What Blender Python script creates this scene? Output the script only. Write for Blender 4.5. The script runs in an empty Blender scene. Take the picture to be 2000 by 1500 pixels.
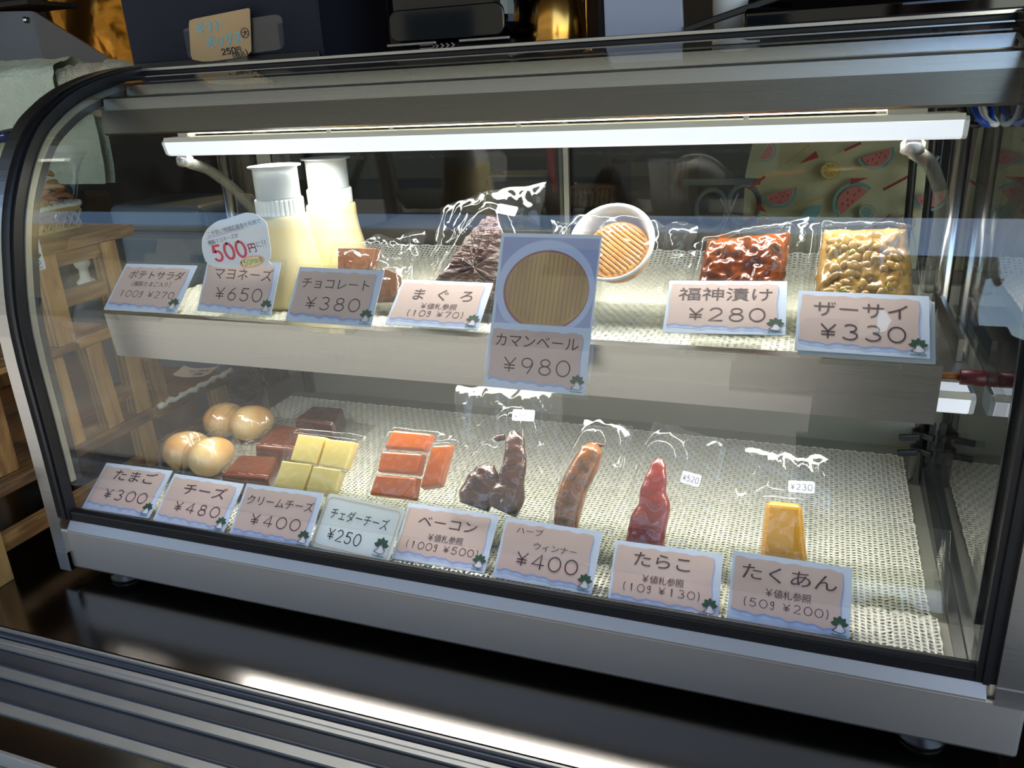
import bpy, bmesh, math, random
from mathutils import Vector, Matrix, noise
rnd = random.Random(7)
SC = bpy.context.scene
COL = SC.collection
R = math.radians
CAM = Vector((0.7412, -0.5361, 0.4641))

# ------------------------------------------------------------------ camera, world, sun, exposure
cam_d = bpy.data.cameras.new('camera'); cam = bpy.data.objects.new('camera', cam_d); COL.objects.link(cam)
cam_d.sensor_width = 36; cam_d.lens = 28.8; cam_d.clip_start = 0.01; cam_d.clip_end = 200
cam_d.dof.use_dof = False
_r = ((0.93680, 0.34640, -0.04840), (0.07760, -0.34090, -0.93690), (-0.34100, 0.87400, -0.34620))
cam.matrix_world = Matrix(((_r[0][0], -_r[1][0], -_r[2][0], CAM.x), (_r[0][1], -_r[1][1], -_r[2][1], CAM.y),
                           (_r[0][2], -_r[1][2], -_r[2][2], CAM.z), (0, 0, 0, 1)))
SC.camera = cam
SC.view_settings.view_transform = 'Standard'; SC.view_settings.look = 'None'
SC.view_settings.gamma = 1; SC.view_settings.use_curve_mapping = False
SC.view_settings.exposure = 0.12
SC.cycles.max_bounces = 14; SC.cycles.transparent_max_bounces = 40; SC.cycles.diffuse_bounces = 4
SC.cycles.glossy_bounces = 5; SC.cycles.sample_clamp_indirect = 6; SC.cycles.caustics_reflective = False
W = bpy.data.worlds.new('world'); SC.world = W; W.use_nodes = True
_n = W.node_tree.nodes; _l = W.node_tree.links
_sky = _n.new('ShaderNodeTexSky'); _sky.sky_type = 'NISHITA'; _sky.sun_disc = False
_sky.sun_elevation = R(42); _sky.sun_rotation = R(160); _sky.air_density = 1.15; _sky.dust_density = 0.3; _sky.ozone_density = 3.5
_bg = _n['Background']; _bg.inputs['Strength'].default_value = 0.34
_l.new(_sky.outputs['Color'], _bg.inputs['Color'])
_sd = bpy.data.lights.new('sun', 'SUN'); _sd.energy = 9; _sd.angle = R(0.6); _sd.color = (1.0, 0.95, 0.86)
sun = bpy.data.objects.new('sun', _sd); COL.objects.link(sun)
sun.rotation_euler = Vector((-0.22, 0.30, -0.93)).to_track_quat('-Z', 'Y').to_euler()
LAMP_TOP, LAMP_LOW = 2.4, 1.8

# ------------------------------------------------------------------ materials
def lin(c):
    return tuple(((x / 255) / 12.92 if x / 255 <= .04045 else ((x / 255 + .055) / 1.055) ** 2.4) for x in c)
MATS = {}
def newmat(name):
    m = bpy.data.materials.new(name); m.use_nodes = True; MATS[name] = m
    return m, m.node_tree.nodes, m.node_tree.links, m.node_tree.nodes['Principled BSDF']
def pbr(name, c, rough=.5, metal=0, coat=0, spec=None, bump=None, var=None, emit=None, trans=0, sss=0, alpha=None, stretch=None):
    """bump=(scale,strength,dist) var=(scale, colour2, contrast) stretch = scaling of object coords"""
    m, n, l, b = newmat(name)
    col = lin(c) + (1,)
    b.inputs['Base Color'].default_value = col; b.inputs['Roughness'].default_value = rough
    b.inputs['Metallic'].default_value = metal; b.inputs['Coat Weight'].default_value = coat
    b.inputs['Coat Roughness'].default_value = .06
    if spec is not None: b.inputs['Specular IOR Level'].default_value = spec
    if trans: b.inputs['Transmission Weight'].default_value = trans
    if sss:
        b.inputs['Subsurface Weight'].default_value = sss; b.inputs['Subsurface Radius'].default_value = (.01, .006, .003)
        b.inputs['Subsurface Scale'].default_value = 1.0
    if emit: b.inputs['Emission Color'].default_value = lin(emit[0]) + (1,); b.inputs['Emission Strength'].default_value = emit[1]
    if bump or var or stretch:
        tc = n.new('ShaderNodeTexCoord'); mp = n.new('ShaderNodeMapping'); l.new(tc.outputs['Object'], mp.inputs['Vector'])
        if stretch: mp.inputs['Scale'].default_value = stretch
    if var:
        t = n.new('ShaderNodeTexNoise'); t.inputs['Scale'].default_value = var[0]; t.inputs['Detail'].default_value = 5
        l.new(mp.outputs[0], t.inputs['Vector'])
        r = n.new('ShaderNodeValToRGB'); k = var[2] if len(var) > 2 else .2
        r.color_ramp.elements[0].position = .5 - k; r.color_ramp.elements[1].position = .5 + k
        r.color_ramp.elements[0].color = lin(var[1]) + (1,); r.color_ramp.elements[1].color = col
        l.new(t.outputs['Fac'], r.inputs['Fac']); l.new(r.outputs['Color'], b.inputs['Base Color'])
    if bump:
        t2 = n.new('ShaderNodeTexNoise'); t2.inputs['Scale'].default_value = bump[0]; t2.inputs['Detail'].default_value = 3
        l.new(mp.outputs[0], t2.inputs['Vector'])
        bp = n.new('ShaderNodeBump'); bp.inputs['Strength'].default_value = bump[1]; bp.inputs['Distance'].default_value = bump[2]
        l.new(t2.outputs['Fac'], bp.inputs['Height']); l.new(bp.outputs[0], b.inputs['Normal'])
        if coat: l.new(bp.outputs[0], b.inputs['Coat Normal'])
    return m
def clear(name, tint=(1, 1, 1), f0=.04, rough=.0, haze=0.0, hazec=(235, 238, 235), bump=None):
    """thin clear sheet: straight-through transparency plus Fresnel (Schlick) reflection"""
    m, n, l, b = newmat(name); n.remove(b)
    out = n['Material Output']; g = n.new('ShaderNodeNewGeometry')
    dt = n.new('ShaderNodeVectorMath'); dt.operation = 'DOT_PRODUCT'
    l.new(g.outputs['Normal'], dt.inputs[0]); l.new(g.outputs['Incoming'], dt.inputs[1])
    def mth(op, a, bb=None):
        x = n.new('ShaderNodeMath'); x.operation = op
        for i, v in enumerate((a, bb)):
            if v is None: continue
            if isinstance(v, (int, float)): x.inputs[i].default_value = v
            else: l.new(v, x.inputs[i])
        return x.outputs[0]
    a = mth('ABSOLUTE', dt.outputs['Value']); p = mth('POWER', mth('SUBTRACT', 1.0, a), 5.0)
    f = mth('ADD', mth('MULTIPLY', p, 1 - f0), f0)
    tr = n.new('ShaderNodeBsdfTransparent'); tr.inputs[0].default_value = tuple(tint) + (1,)
    gl = n.new('ShaderNodeBsdfGlossy'); gl.inputs['Roughness'].default_value = rough
    if bump:
        tc = n.new('ShaderNodeTexCoord'); t = n.new('ShaderNodeTexNoise'); t.inputs['Scale'].default_value = bump[0]
        t.inputs['Detail'].default_value = 2; t.inputs['Distortion'].default_value = .6
        l.new(tc.outputs['Object'], t.inputs['Vector'])
        bp = n.new('ShaderNodeBump'); bp.inputs['Strength'].default_value = bump[1]; bp.inputs['Distance'].default_value = bump[2]
        l.new(t.outputs['Fac'], bp.inputs['Height']); l.new(bp.outputs[0], gl.inputs['Normal'])
    mx = n.new('ShaderNodeMixShader'); l.new(f, mx.inputs[0]); l.new(tr.outputs[0], mx.inputs[1]); l.new(gl.outputs[0], mx.inputs[2])
    res = mx.outputs[0]
    if haze:
        df = n.new('ShaderNodeBsdfDiffuse'); df.inputs[0].default_value = lin(hazec) + (1,)
        m2 = n.new('ShaderNodeMixShader'); m2.inputs[0].default_value = haze
        l.new(res, m2.inputs[1]); l.new(df.outputs[0], m2.inputs[2]); res = m2.outputs[0]
    l.new(res, out.inputs['Surface'])
    return m
def steel(name, c, rough, sx=.7, sz=420, amount=.08, bumpk=.012):
    m, n, l, b = newmat(name)
    b.inputs['Metallic'].default_value = 1; b.inputs['Base Color'].default_value = lin(c) + (1,)
    tc = n.new('ShaderNodeTexCoord'); mp = n.new('ShaderNodeMapping'); mp.inputs['Scale'].default_value = (sx, sz, sz)
    l.new(tc.outputs['Object'], mp.inputs['Vector'])
    t = n.new('ShaderNodeTexNoise'); t.inputs['Scale'].default_value = 4; t.inputs['Detail'].default_value = 4
    l.new(mp.outputs[0], t.inputs['Vector'])
    mr = n.new('ShaderNodeMapRange'); mr.inputs['To Min'].default_value = rough - amount; mr.inputs['To Max'].default_value = rough + amount
    l.new(t.outputs['Fac'], mr.inputs['Value']); l.new(mr.outputs[0], b.inputs['Roughness'])
    bp = n.new('ShaderNodeBump'); bp.inputs['Strength'].default_value = bumpk; bp.inputs['Distance'].default_value = .0004
    l.new(t.outputs['Fac'], bp.inputs['Height']); l.new(bp.outputs[0], b.inputs['Normal'])
    return m
def wood(name, c1, c2, rough=.55, sc=(34, 5, 34)):
    m, n, l, b = newmat(name); b.inputs['Roughness'].default_value = rough
    tc = n.new('ShaderNodeTexCoord'); mp = n.new('ShaderNodeMapping'); mp.inputs['Scale'].default_value = sc
    l.new(tc.outputs['Object'], mp.inputs['Vector'])
    t = n.new('ShaderNodeTexNoise'); t.inputs['Scale'].default_value = 3; t.inputs['Detail'].default_value = 6; t.inputs['Distortion'].default_value = 1.2
    l.new(mp.outputs[0], t.inputs['Vector'])
    w = n.new('ShaderNodeTexWave'); w.inputs['Scale'].default_value = 1.2; w.inputs['Distortion'].default_value = 5; w.inputs['Detail'].default_value = 3
    l.new(mp.outputs[0], w.inputs['Vector'])
    ad = n.new('ShaderNodeMath'); ad.operation = 'MULTIPLY_ADD'; ad.inputs[1].default_value = .45
    l.new(w.outputs['Fac'], ad.inputs[0]); l.new(t.outputs['Fac'], ad.inputs[2])
    r = n.new('ShaderNodeValToRGB'); r.color_ramp.elements[0].position = .42; r.color_ramp.elements[1].position = .95
    r.color_ramp.elements[0].color = lin(c2) + (1,); r.color_ramp.elements[1].color = lin(c1) + (1,)
    l.new(ad.outputs[0], r.inputs['Fac']); l.new(r.outputs['Color'], b.inputs['Base Color'])
    bp = n.new('ShaderNodeBump'); bp.inputs['Strength'].default_value = .3; bp.inputs['Distance'].default_value = .001
    l.new(t.outputs['Fac'], bp.inputs['Height']); l.new(bp.outputs[0], b.inputs['Normal'])
    return m

M_steel = steel('brushed_steel', (186, 184, 180), .30)
M_steel_panel = steel('panel_steel', (208, 205, 200), .46)
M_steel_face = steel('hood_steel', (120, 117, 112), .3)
M_steel_pol = steel('polished_steel', (200, 200, 198), .22, amount=.05)
M_steel_mat = pbr('satin_steel', (176, 172, 160), .5, metal=.6)
M_floor_steel = pbr('tray_steel', (160, 160, 148), .42, metal=.35, stretch=(2, 60, 60), bump=(6, .1, .0004))
M_side_steel = steel('dark_steel', (120, 120, 118), .4)  # darker grey steel for side skirts, rear door frames, rear post and hood back
M_counter = steel('counter_steel', (126, 121, 117), .17, amount=.05, bumpk=.006)
M_counter2 = steel('outer_counter_steel', (165, 160, 150), .2, amount=.06, bumpk=.006)
M_alu = pbr('aluminium', (188, 186, 180), .38, metal=.9, var=(30, (150, 150, 150), .3))
M_sill = pbr('sill_aluminium', (178, 176, 172), .5, metal=.55, var=(40, (166, 164, 160), .3))
M_track = pbr('dark_track', (82, 82, 86), .75, spec=.25, bump=(60, .1, .001), var=(14, (68, 68, 72), .25))
M_trackrub = pbr('track_rubber', (56, 60, 72), .45)
M_rubber = pbr('black_rubber', (20, 21, 25), .38)
M_black = pbr('black_plastic', (16, 16, 18), .35)
M_gloss = pbr('gloss_black', (6, 6, 9), .05, spec=.5)
M_navy = pbr('navy_card', (26, 28, 42), .7, spec=.3)
M_glass = clear('pane_glass', (.985, .995, .985), .042, 0)
M_rearglass = clear('rear_glass', (.86, .88, .86), .042, 0)
M_acryl = clear('clear_acrylic', (.985, .99, .975), .045, 0.02, haze=.012)
M_film = clear('vacuum_film', (.99, .99, .985), .05, .02, haze=.006, bump=(34, .26, .004))
M_film2 = clear('wrapping_film', (.985, .985, .985), .055, .025, haze=.010, bump=(34, .32, .004))
M_mat = pbr('mesh_mat_pvc', (226, 224, 208), .6)
M_white = pbr('white_plastic', (236, 238, 234), .4)
M_capclear = pbr('frosted_cap', (232, 236, 236), .3, trans=.35)
M_mayo = pbr('mayonnaise', (238, 220, 166), .28, sss=.25)
M_paper = pbr('card_paper', (214, 224, 243), .55)
M_shade = pbr('card_blue_print', (168, 184, 222), .55)
M_fade = [pbr('card_blue_print_%s' % n_, tuple(a_ + (b_ - a_) * t_ for a_, b_ in zip((210, 220, 242), (150, 166, 212))), .55) for n_, t_ in zip(('palest', 'paler', 'pale', 'mid', 'deep', 'deepest'), (.06, .16, .32, .52, .76, 1))]
M_photo_gr = pbr('photo_print_groove', (158, 124, 88), .4)
M_patch = pbr('card_patch', (216, 190, 180), .6, var=(30, (209, 182, 172), .3))
M_ink = pbr('brown_ink', (74, 48, 50), .6)
M_inkblack = pbr('black_ink', (34, 32, 36), .6)
M_inkgrey = pbr('pencil_ink', (98, 100, 112), .7)
M_leaf = pbr('logo_green', (46, 84, 62), .6)
M_teal = pbr('logo_teal', (36, 140, 112), .6)
M_outline = pbr('logo_outline', (110, 70, 76), .6)
M_paperwhite = pbr('white_paper', (226, 230, 236), .6)
M_cream = pbr('cream_paper', (228, 236, 234), .6)
M_orange = pbr('orange_border', (232, 178, 112), .6)
M_red = pbr('red_marker', (226, 78, 92), .6)
M_violet = pbr('violet_marker', (196, 150, 214), .6)
M_yel = pbr('yellow_marker', (232, 232, 160), .6)
M_salmon = pbr('salmon_marker', (240, 176, 156), .6)
M_cardb = pbr('kraft_card', (186, 158, 118), .75, var=(24, (176, 146, 106), .3))
M_skyblue = pbr('blue_marker', (96, 182, 210), .7)
M_photo_bg = pbr('photo_print_backdrop', (150, 160, 205), .4, var=(22, (176, 184, 220), .25))
M_photo_white = pbr('photo_print_dish', (196, 206, 238), .4)
M_photo_ch = pbr('photo_print_cheese', (208, 174, 112), .4, var=(40, (176, 140, 100), .2), stretch=(1, .25, .25))
M_photo_red = pbr('photo_print_rind', (164, 110, 110), .4)
M_bread = wood('stained_pine', (178, 138, 84), (112, 78, 44))
M_breadV = wood('stained_pine_upright', (178, 138, 84), (112, 78, 44), sc=(34, 34, 5))
M_wood2 = wood('dark_plank', (124, 90, 56), (74, 52, 32))
M_woodR = wood('brown_post', (96, 58, 40), (72, 42, 30))
M_brass = pbr('brass', (190, 130, 50), .22, metal=1, bump=(9, .5, .02))
M_gold = pbr('gold_metal', (214, 160, 80), .2, metal=1)
M_towel = pbr('towel_terry', (196, 206, 186), .95, bump=(420, 1.0, .003), var=(60, (180, 192, 172), .3))
M_towel2 = pbr('towel_terry_beige', (190, 182, 160), .95, bump=(420, 1.0, .003))
M_denim = pbr('navy_cloth', (36, 46, 84), .9)
M_duct = steel('hood_sheet', (112, 112, 113), .42)
M_dark = pbr('dark_wall', (40, 36, 34), .85, var=(3, (28, 26, 25), .3))
M_darkbox = pbr('dark_fabric', (34, 30, 28), .8)
M_greyp = pbr('grey_plastic', (110, 112, 112), .5)
M_bluetub = pbr('bluegrey_plastic', (120, 140, 160), .45)
M_carton = pbr('brown_carton', (112, 88, 66), .85)
M_hose = clear('clear_hose', (.8, .82, .78), .05, .1, haze=.22, hazec=(150, 150, 140))
M_bagprint = pbr('cream_fabric', (216, 206, 160), .8)
M_rind = pbr('print_rind', (126, 172, 168), .8); M_melon = pbr('print_melon', (222, 132, 122), .8)
M_seed = pbr('print_seed', (186, 66, 56), .8); M_citrus = pbr('print_citrus', (214, 160, 52), .8)
M_redp = pbr('red_paint', (180, 24, 34), .4)
M_maroon = pbr('maroon_grip', (92, 28, 34), .4); M_tan = pbr('tan_wood_stick', (160, 100, 48), .5)
M_tab = pbr('tablet_back', (176, 182, 200), .35)
M_blue = pbr('blue_wire', (30, 70, 170), .4)
M_lampwhite = pbr('lamp_diffuser', (240, 243, 248), .35, emit=((236, 242, 255), .62))
M_lampbody = pbr('lamp_body', (206, 202, 188), .3, emit=((255, 248, 226), .10))
M_tube = pbr('lamp_tube', (255, 252, 240), .2, emit=((255, 246, 214), 6))
M_bulb = pbr('warm_bulb', (255, 220, 160), .2, emit=((255, 190, 96), 45))
# food
M_egg = pbr('smoked_egg', (238, 212, 152), .32, coat=.4, var=(20, (206, 136, 58), .22), sss=.15)
M_chz = pbr('smoked_cheese', (122, 62, 30), .3, coat=.5, var=(24, (92, 44, 24), .25), bump=(40, .15, .002))
M_chz2 = pbr('smoked_cheese_dark', (84, 42, 30), .3, coat=.5, var=(24, (66, 32, 24), .25), bump=(40, .15, .002))
M_cream_ch = pbr('cream_cheese', (246, 220, 128), .32, coat=.5, bump=(60, .12, .002), sss=.1)
M_ched = pbr('cheddar', (220, 112, 36), .25, coat=.6, bump=(45, .28, .004), var=(26, (210, 104, 46), .25))
M_bacon = pbr('smoked_bacon', (92, 54, 40), .3, coat=.6, bump=(110, .6, .004), var=(50, (58, 32, 28), .22))
M_saus = pbr('herb_sausage', (158, 94, 34), .3, coat=.6, bump=(130, .5, .003), var=(90, (98, 60, 26), .18))
M_tarako = pbr('smoked_roe', (146, 46, 36), .3, coat=.6, bump=(160, .4, .002), var=(40, (134, 42, 40), .25))
M_takuan = pbr('yellow_radish', (238, 170, 36), .28, coat=.6, bump=(50, .2, .003), var=(20, (228, 160, 36), .3))
M_tuna = pbr('smoked_tuna', (84, 45, 30), .42, coat=.1, bump=(40, .7, .006), var=(34, (54, 28, 20), .2), stretch=(1, 4, 4))
M_cam = pbr('camembert', (232, 170, 96), .3, coat=.9, var=(40, (212, 142, 70), .25), bump=(60, .3, .003))
M_fuku = pbr('red_pickles', (172, 88, 32), .2, coat=.7, bump=(38, .7, .006), var=(30, (98, 42, 16), .22))
M_zasai = pbr('yellow_pickles', (206, 168, 98), .2, coat=.7, bump=(34, .7, .006), var=(30, (164, 122, 64), .24))
M_choc = pbr('chocolate', (92, 54, 38), .35, coat=.6, var=(30, (140, 88, 52), .3))
M_green = pbr('olive_pickle', (150, 140, 50), .25, coat=1)
M_crust = pbr('bread_crust', (206, 140, 84), .5, var=(30, (190, 110, 66), .2)); M_nut = pbr('pale_cracker', (214, 184, 130), .5)
M_basket = wood('wicker', (206, 182, 134), (168, 140, 92)); M_lace = pbr('lace_cloth', (220, 220, 212), .9, bump=(90, .8, .004))
M_road = pbr('asphalt', (158, 152, 142), .9, var=(2, (140, 134, 126), .3))
M_facade = pbr('plaster_facade', (226, 206, 176), .9, var=(.6, (206, 186, 158), .3))
M_winglass = pbr('street_window', (50, 60, 74), .1)
M_awn = pbr('awning_board', (46, 44, 46), .8)

# ------------------------------------------------------------------ mesh building
class MB:
    def __init__(s): s.v = []; s.f = []; s.mi = []; s.sm = []; s.mats = []
    def slot(s, m):
        if m not in s.mats: s.mats.append(m)
        return s.mats.index(m)
    def add(s, vs, fs, m, smooth=False):
        o = len(s.v); k = s.slot(m)
        s.v.extend([tuple(v) for v in vs])
        for f in fs: s.f.append(tuple(i + o for i in f)); s.mi.append(k); s.sm.append(smooth)
        return s
    def box(s, lo, hi, m):
        x0, y0, z0 = lo; x1, y1, z1 = hi
        return s.add([(x0, y0, z0), (x1, y0, z0), (x1, y1, z0), (x0, y1, z0), (x0, y0, z1), (x1, y0, z1), (x1, y1, z1), (x0, y1, z1)],
                     [(0, 3, 2, 1), (4, 5, 6, 7), (0, 1, 5, 4), (1, 2, 6, 5), (2, 3, 7, 6), (3, 0, 4, 7)], m)
    def prism(s, a, b, m, smooth=False):
        """loft between two matching polygons (lists of 3-D points)"""
        n = len(a)
        return s.add(list(a) + list(b), [tuple(range(n))[::-1], tuple(range(n, 2 * n))] + [(i, (i + 1) % n, n + (i + 1) % n, n + i) for i in range(n)], m, smooth)
    def ex(s, poly, x0, x1, m):      # extrude a (y,z) outline along X
        return s.prism([(x0, y, z) for y, z in poly], [(x1, y, z) for y, z in poly], m)
    def beam(s, p, q, w, d, m, up=(0, 0, 1)):
        p = Vector(p); q = Vector(q); t = (q - p).normalized(); a = t.cross(Vector(up))
        a = a.normalized() if a.length > 1e-4 else Vector((1, 0, 0)); b = a.cross(t)
        c = [a * w / 2 + b * d / 2, -a * w / 2 + b * d / 2, -a * w / 2 - b * d / 2, a * w / 2 - b * d / 2]
        return s.prism([p + k for k in c], [q + k for k in c], m)
    def tube(s, pts, r, m, n=10, cap=True, smooth=True, flat=(1, 1), up=None):
        pts = [Vector(p) for p in pts]; N = len(pts); rr = r if isinstance(r, (list, tuple)) else [r] * N
        vs = []; ref = None
        for i, p in enumerate(pts):
            t = (pts[min(i + 1, N - 1)] - pts[max(i - 1, 0)]).normalized()
            if ref is None: ref = Vector(up) if up else (Vector((0, 0, 1)) if abs(t.z) < .9 else Vector((1, 0, 0)))
            a = t.cross(ref).normalized(); b = a.cross(t).normalized(); ref = b
            for k in range(n):
                an = 2 * math.pi * k / n; vs.append(p + a * math.cos(an) * rr[i] * flat[0] + b * math.sin(an) * rr[i] * flat[1])
        fs = [(i * n + k, i * n + (k + 1) % n, (i + 1) * n + (k + 1) % n, (i + 1) * n + k) for i in range(N - 1) for k in range(n)]
        if cap: fs += [tuple(range(n))[::-1], tuple(range((N - 1) * n, N * n))]
        return s.add(vs, fs, m, smooth)
    def lathe(s, prof, o, m, n=36, flute=None, smooth=True):
        vs = []; N = len(prof)
        for r, z in prof:
            for k in range(n):
                an = 2 * math.pi * k / n; q = r * (flute(k) if flute else 1)
                vs.append((o[0] + q * math.cos(an), o[1] + q * math.sin(an), o[2] + z))
        fs = [(i * n + k, i * n + (k + 1) % n, (i + 1) * n + (k + 1) % n, (i + 1) * n + k) for i in range(N - 1) for k in range(n)]
        if prof[0][0] > 1e-5: fs.append(tuple(range(n))[::-1])
        if prof[-1][0] > 1e-5: fs.append(tuple(range((N - 1) * n, N * n)))
        return s.add(vs, fs, m, smooth)
    def grid(s, fn, nu, nv, m, smooth=True, closed=False):
        vs = [fn(i / nu, j / nv) for j in range(nv + 1) for i in range(nu + 1)]
        fs = [(j * (nu + 1) + i, j * (nu + 1) + i + 1, (j + 1) * (nu + 1) + i + 1, (j + 1) * (nu + 1) + i) for j in range(nv) for i in range(nu)]
        return s.add(vs, fs, m, smooth)
    def sphere(s, c, r, m, nu=20, nv=12, sq=None):
        r = r if isinstance(r, (tuple, list)) else (r, r, r)
        def f(u, v):
            t = 2 * math.pi * u; p = math.pi * v
            return (c[0] + r[0] * math.sin(p) * math.cos(t), c[1] + r[1] * math.sin(p) * math.sin(t), c[2] - r[2] * math.cos(p))
        return s.grid(f, nu, nv, m)
    def build(s, name, parent=None, bevel=0, seg=2, label=None, weld=False):
        me = bpy.data.meshes.new(name); o0 = Vector((0, 0, 0))
        o = bpy.data.objects.new(name, me); COL.objects.link(o)
        if parent is not None:
            o.parent = parent; p = parent
            while p is not None: o0 = o0 + p.location; p = p.parent
        elif s.v:
            n = len(s.v); zs = min(v[2] for v in s.v)
            o0 = Vector((sum(v[0] for v in s.v) / n, sum(v[1] for v in s.v) / n, zs)); o.location = o0
        me.from_pydata([(v[0] - o0.x, v[1] - o0.y, v[2] - o0.z) for v in s.v], [], s.f)
        for m in s.mats: me.materials.append(m)
        me.polygons.foreach_set('material_index', s.mi); me.polygons.foreach_set('use_smooth', s.sm)
        if weld:
            bm = bmesh.new(); bm.from_mesh(me); bmesh.ops.remove_doubles(bm, verts=bm.verts, dist=1e-6); bm.to_mesh(me); bm.free()
        me.update()
        if bevel:
            b = o.modifiers.new('bevel', 'BEVEL'); b.width = bevel; b.segments = seg; b.limit_method = 'ANGLE'; b.angle_limit = R(40)
        if label: o['label'] = label
        return o
def thing(name, label, cat, loc, group=None):
    o = bpy.data.objects.new(name, None); COL.objects.link(o); o.location = loc; o.empty_display_size = .02
    return tag(o, label, cat, group)
def tag(o, label, cat, group=None, kind=None):
    o['label'] = label; o['category'] = cat
    if group: o['group'] = group
    if kind: o['kind'] = kind
    return o
def struct(o, label=None, cat=None):
    o['kind'] = 'structure'
    if label: o['label'] = label
    if cat: o['category'] = cat
    return o
class Fr:
    def __init__(s, o, u, v, n=None):
        s.o = Vector(o); s.u = Vector(u); s.v = Vector(v); s.n = Vector(n) if n else s.u.cross(s.v).normalized()
    def __call__(s, a, b, c=0): return s.o + s.u * a + s.v * b + s.n * c
def smooth_path(pts, k=6):
    P = [Vector(p) for p in pts]; out = []
    for i in range(len(P) - 1):
        a = P[max(i - 1, 0)]; b = P[i]; c = P[i + 1]; d = P[min(i + 2, len(P) - 1)]
        for j in range(k):
            t = j / k
            out.append(.5 * ((2 * b) + (c - a) * t + (2 * a - 5 * b + 4 * c - d) * t * t + (3 * b - a - 3 * c + d) * t ** 3))
    out.append(P[-1]); return out
def sm(x): x = max(0, min(1, x)); return x * x * (3 - 2 * x)

# ------------------------------------------------------------------ lettering
_tc = bpy.data.curves.new('glyph', 'FONT'); _to = bpy.data.objects.new('glyph', _tc); COL.objects.link(_to)
_gc = {}
def glyph(ch):
    if ch not in _gc:
        _tc.body = ch; _tc.size = 1; _tc.resolution_u = 3
        bpy.context.view_layer.update()
        ev = _to.evaluated_get(bpy.context.evaluated_depsgraph_get()); me = ev.to_mesh()
        _gc[ch] = ([(v.co.x, v.co.y) for v in me.vertices], [tuple(p.vertices) for p in me.polygons]); ev.to_mesh_clear()
    return _gc[ch]
def arc(cx, cy, rx, ry, a0, a1, n=14): return [(cx + rx * math.cos(R(a0 + (a1 - a0) * i / n)), cy + ry * math.sin(R(a0 + (a1 - a0) * i / n))) for i in range(n + 1)]
STROKE = {
 '0': [arc(.5, .5, .44, .47, 90, 450, 28)], '1': [[(.36, .8), (.54, .97), (.54, .03)]],
 '2': [arc(.48, .7, .36, .27, 160, -40, 16) + [(.1, .04), (.9, .04)]],
 '3': [arc(.46, .74, .34, .23, 140, -88, 16) + arc(.46, .27, .40, .24, 88, -150, 18)],
 '4': [[(.7, .02), (.7, .97), (.06, .3), (.96, .3)]],
 '5': [[(.84, .95), (.26, .95), (.2, .55)] + arc(.46, .32, .4, .29, 120, -150, 18)],
 '6': [[(.7, .96), (.4, .74), (.17, .46)] + arc(.5, .3, .37, .27, 160, 520, 24)],
 '7': [[(.12, .82), (.12, .95), (.88, .95), (.4, .03)]],
 '8': [arc(.5, .75, .32, .21, -90, 270, 22), arc(.5, .28, .4, .26, 90, 450, 24)],
 '9': [arc(.48, .68, .38, .28, 0, 360, 24) + [(.8, .4), (.56, .03)]],
 '¥': [[(.1, .97), (.5, .5), (.9, .97)], [(.5, .5), (.5, .02)], [(.14, .46), (.86, .46)], [(.14, .25), (.86, .25)]],
 'g': [arc(.5, .72, .3, .22, 0, 360, 20), [(.8, .97), (.8, .2)] + arc(.5, .18, .3, .2, 0, -150, 10)],
 '(': [arc(1.0, .5, .62, .62, 130, 230, 8)], ')': [arc(0, .5, .62, .62, 50, -50, 8)], '!': [[(.5, .98), (.5, .3)], [(.5, .08), (.5, .02)]],
 'ー': [[(.08, .52), (.92, .5)]],
}
def ribbon(mb, F, pts, w, m, c=.0004):
    P = [Vector(p) for p in pts]; N = len(P); L = []; Rr = []
    for i in range(N):
        t = (P[min(i + 1, N - 1)] - P[max(i - 1, 0)]); t = t.normalized() if t.length > 1e-9 else Vector((1, 0))
        nn = Vector((-t.y, t.x)); e = t * (w * .35 if i == N - 1 else (-w * .35 if i == 0 else 0))
        k = 1.0
        if 0 < i < N - 1:
            t0 = (P[i] - P[i - 1]); t1 = (P[i + 1] - P[i])
            if t0.length > 1e-9 and t1.length > 1e-9: k = 1 / max(.55, math.cos(.5 * t0.angle(t1)))
        L.append(P[i] + nn * w / 2 * k + e); Rr.append(P[i] - nn * w / 2 * k + e)
    vs = [F(p.x, p.y, c) for p in L] + [F(p.x, p.y, c) for p in Rr]
    mb.add(vs, [(N + i, N + i + 1, i + 1, i) for i in range(N - 1)], m)
def text(mb, F, s, u0, u1, vc, h, m, c=.0004, sw=.1, slope=0, italic=0):
    """lay out one line of lettering between u0 and u1 on frame F; digits and yen are drawn as pen strokes"""
    wt = [(.55 if ch in ' ' else .5 if ch in '()!' else .62 if ch == 'g' else 1.0) for ch in s]
    cell = (u1 - u0) / sum(wt); x = u0
    for ch, w in zip(s, wt):
        cw = cell * w
        v0 = vc - h / 2 + slope * (x + cw / 2 - (u0 + u1) / 2)
        if ch in STROKE and not (ch == 'ー' and False):
            mx = .82 if ch in '0123456789' else .78
            gw = min(cw * mx, h * (1.05 if ch in '0' else .9)) if ch != 'ー' else cw * .86
            if ch in '()': gw = cw * 1.1
            if ch == '1': gw = min(gw, h * .6)
            hh = h * (.92 if ch in 'g' else 1.12 if ch in '()' else .9 if ch == '¥' else 1)
            for st in STROKE[ch]:
                ribbon(mb, F, [(x + cw / 2 + (p[0] - .5) * gw + italic * (p[1] - .5) * h, v0 + h / 2 + (p[1] - .5) * hh) for p in st], sw * h, m, c)
        elif ch != ' ':
            vs, fs = glyph(ch)
            sx = min(cw * 1.02, h * 1.5); sy = h * 1.08
            mb.add([F(x + cw / 2 + (a - .5) * sx + italic * b * h, v0 + h / 2 + (b - .38) * sy, c) for a, b in vs], fs, m)
        x += cw
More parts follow.
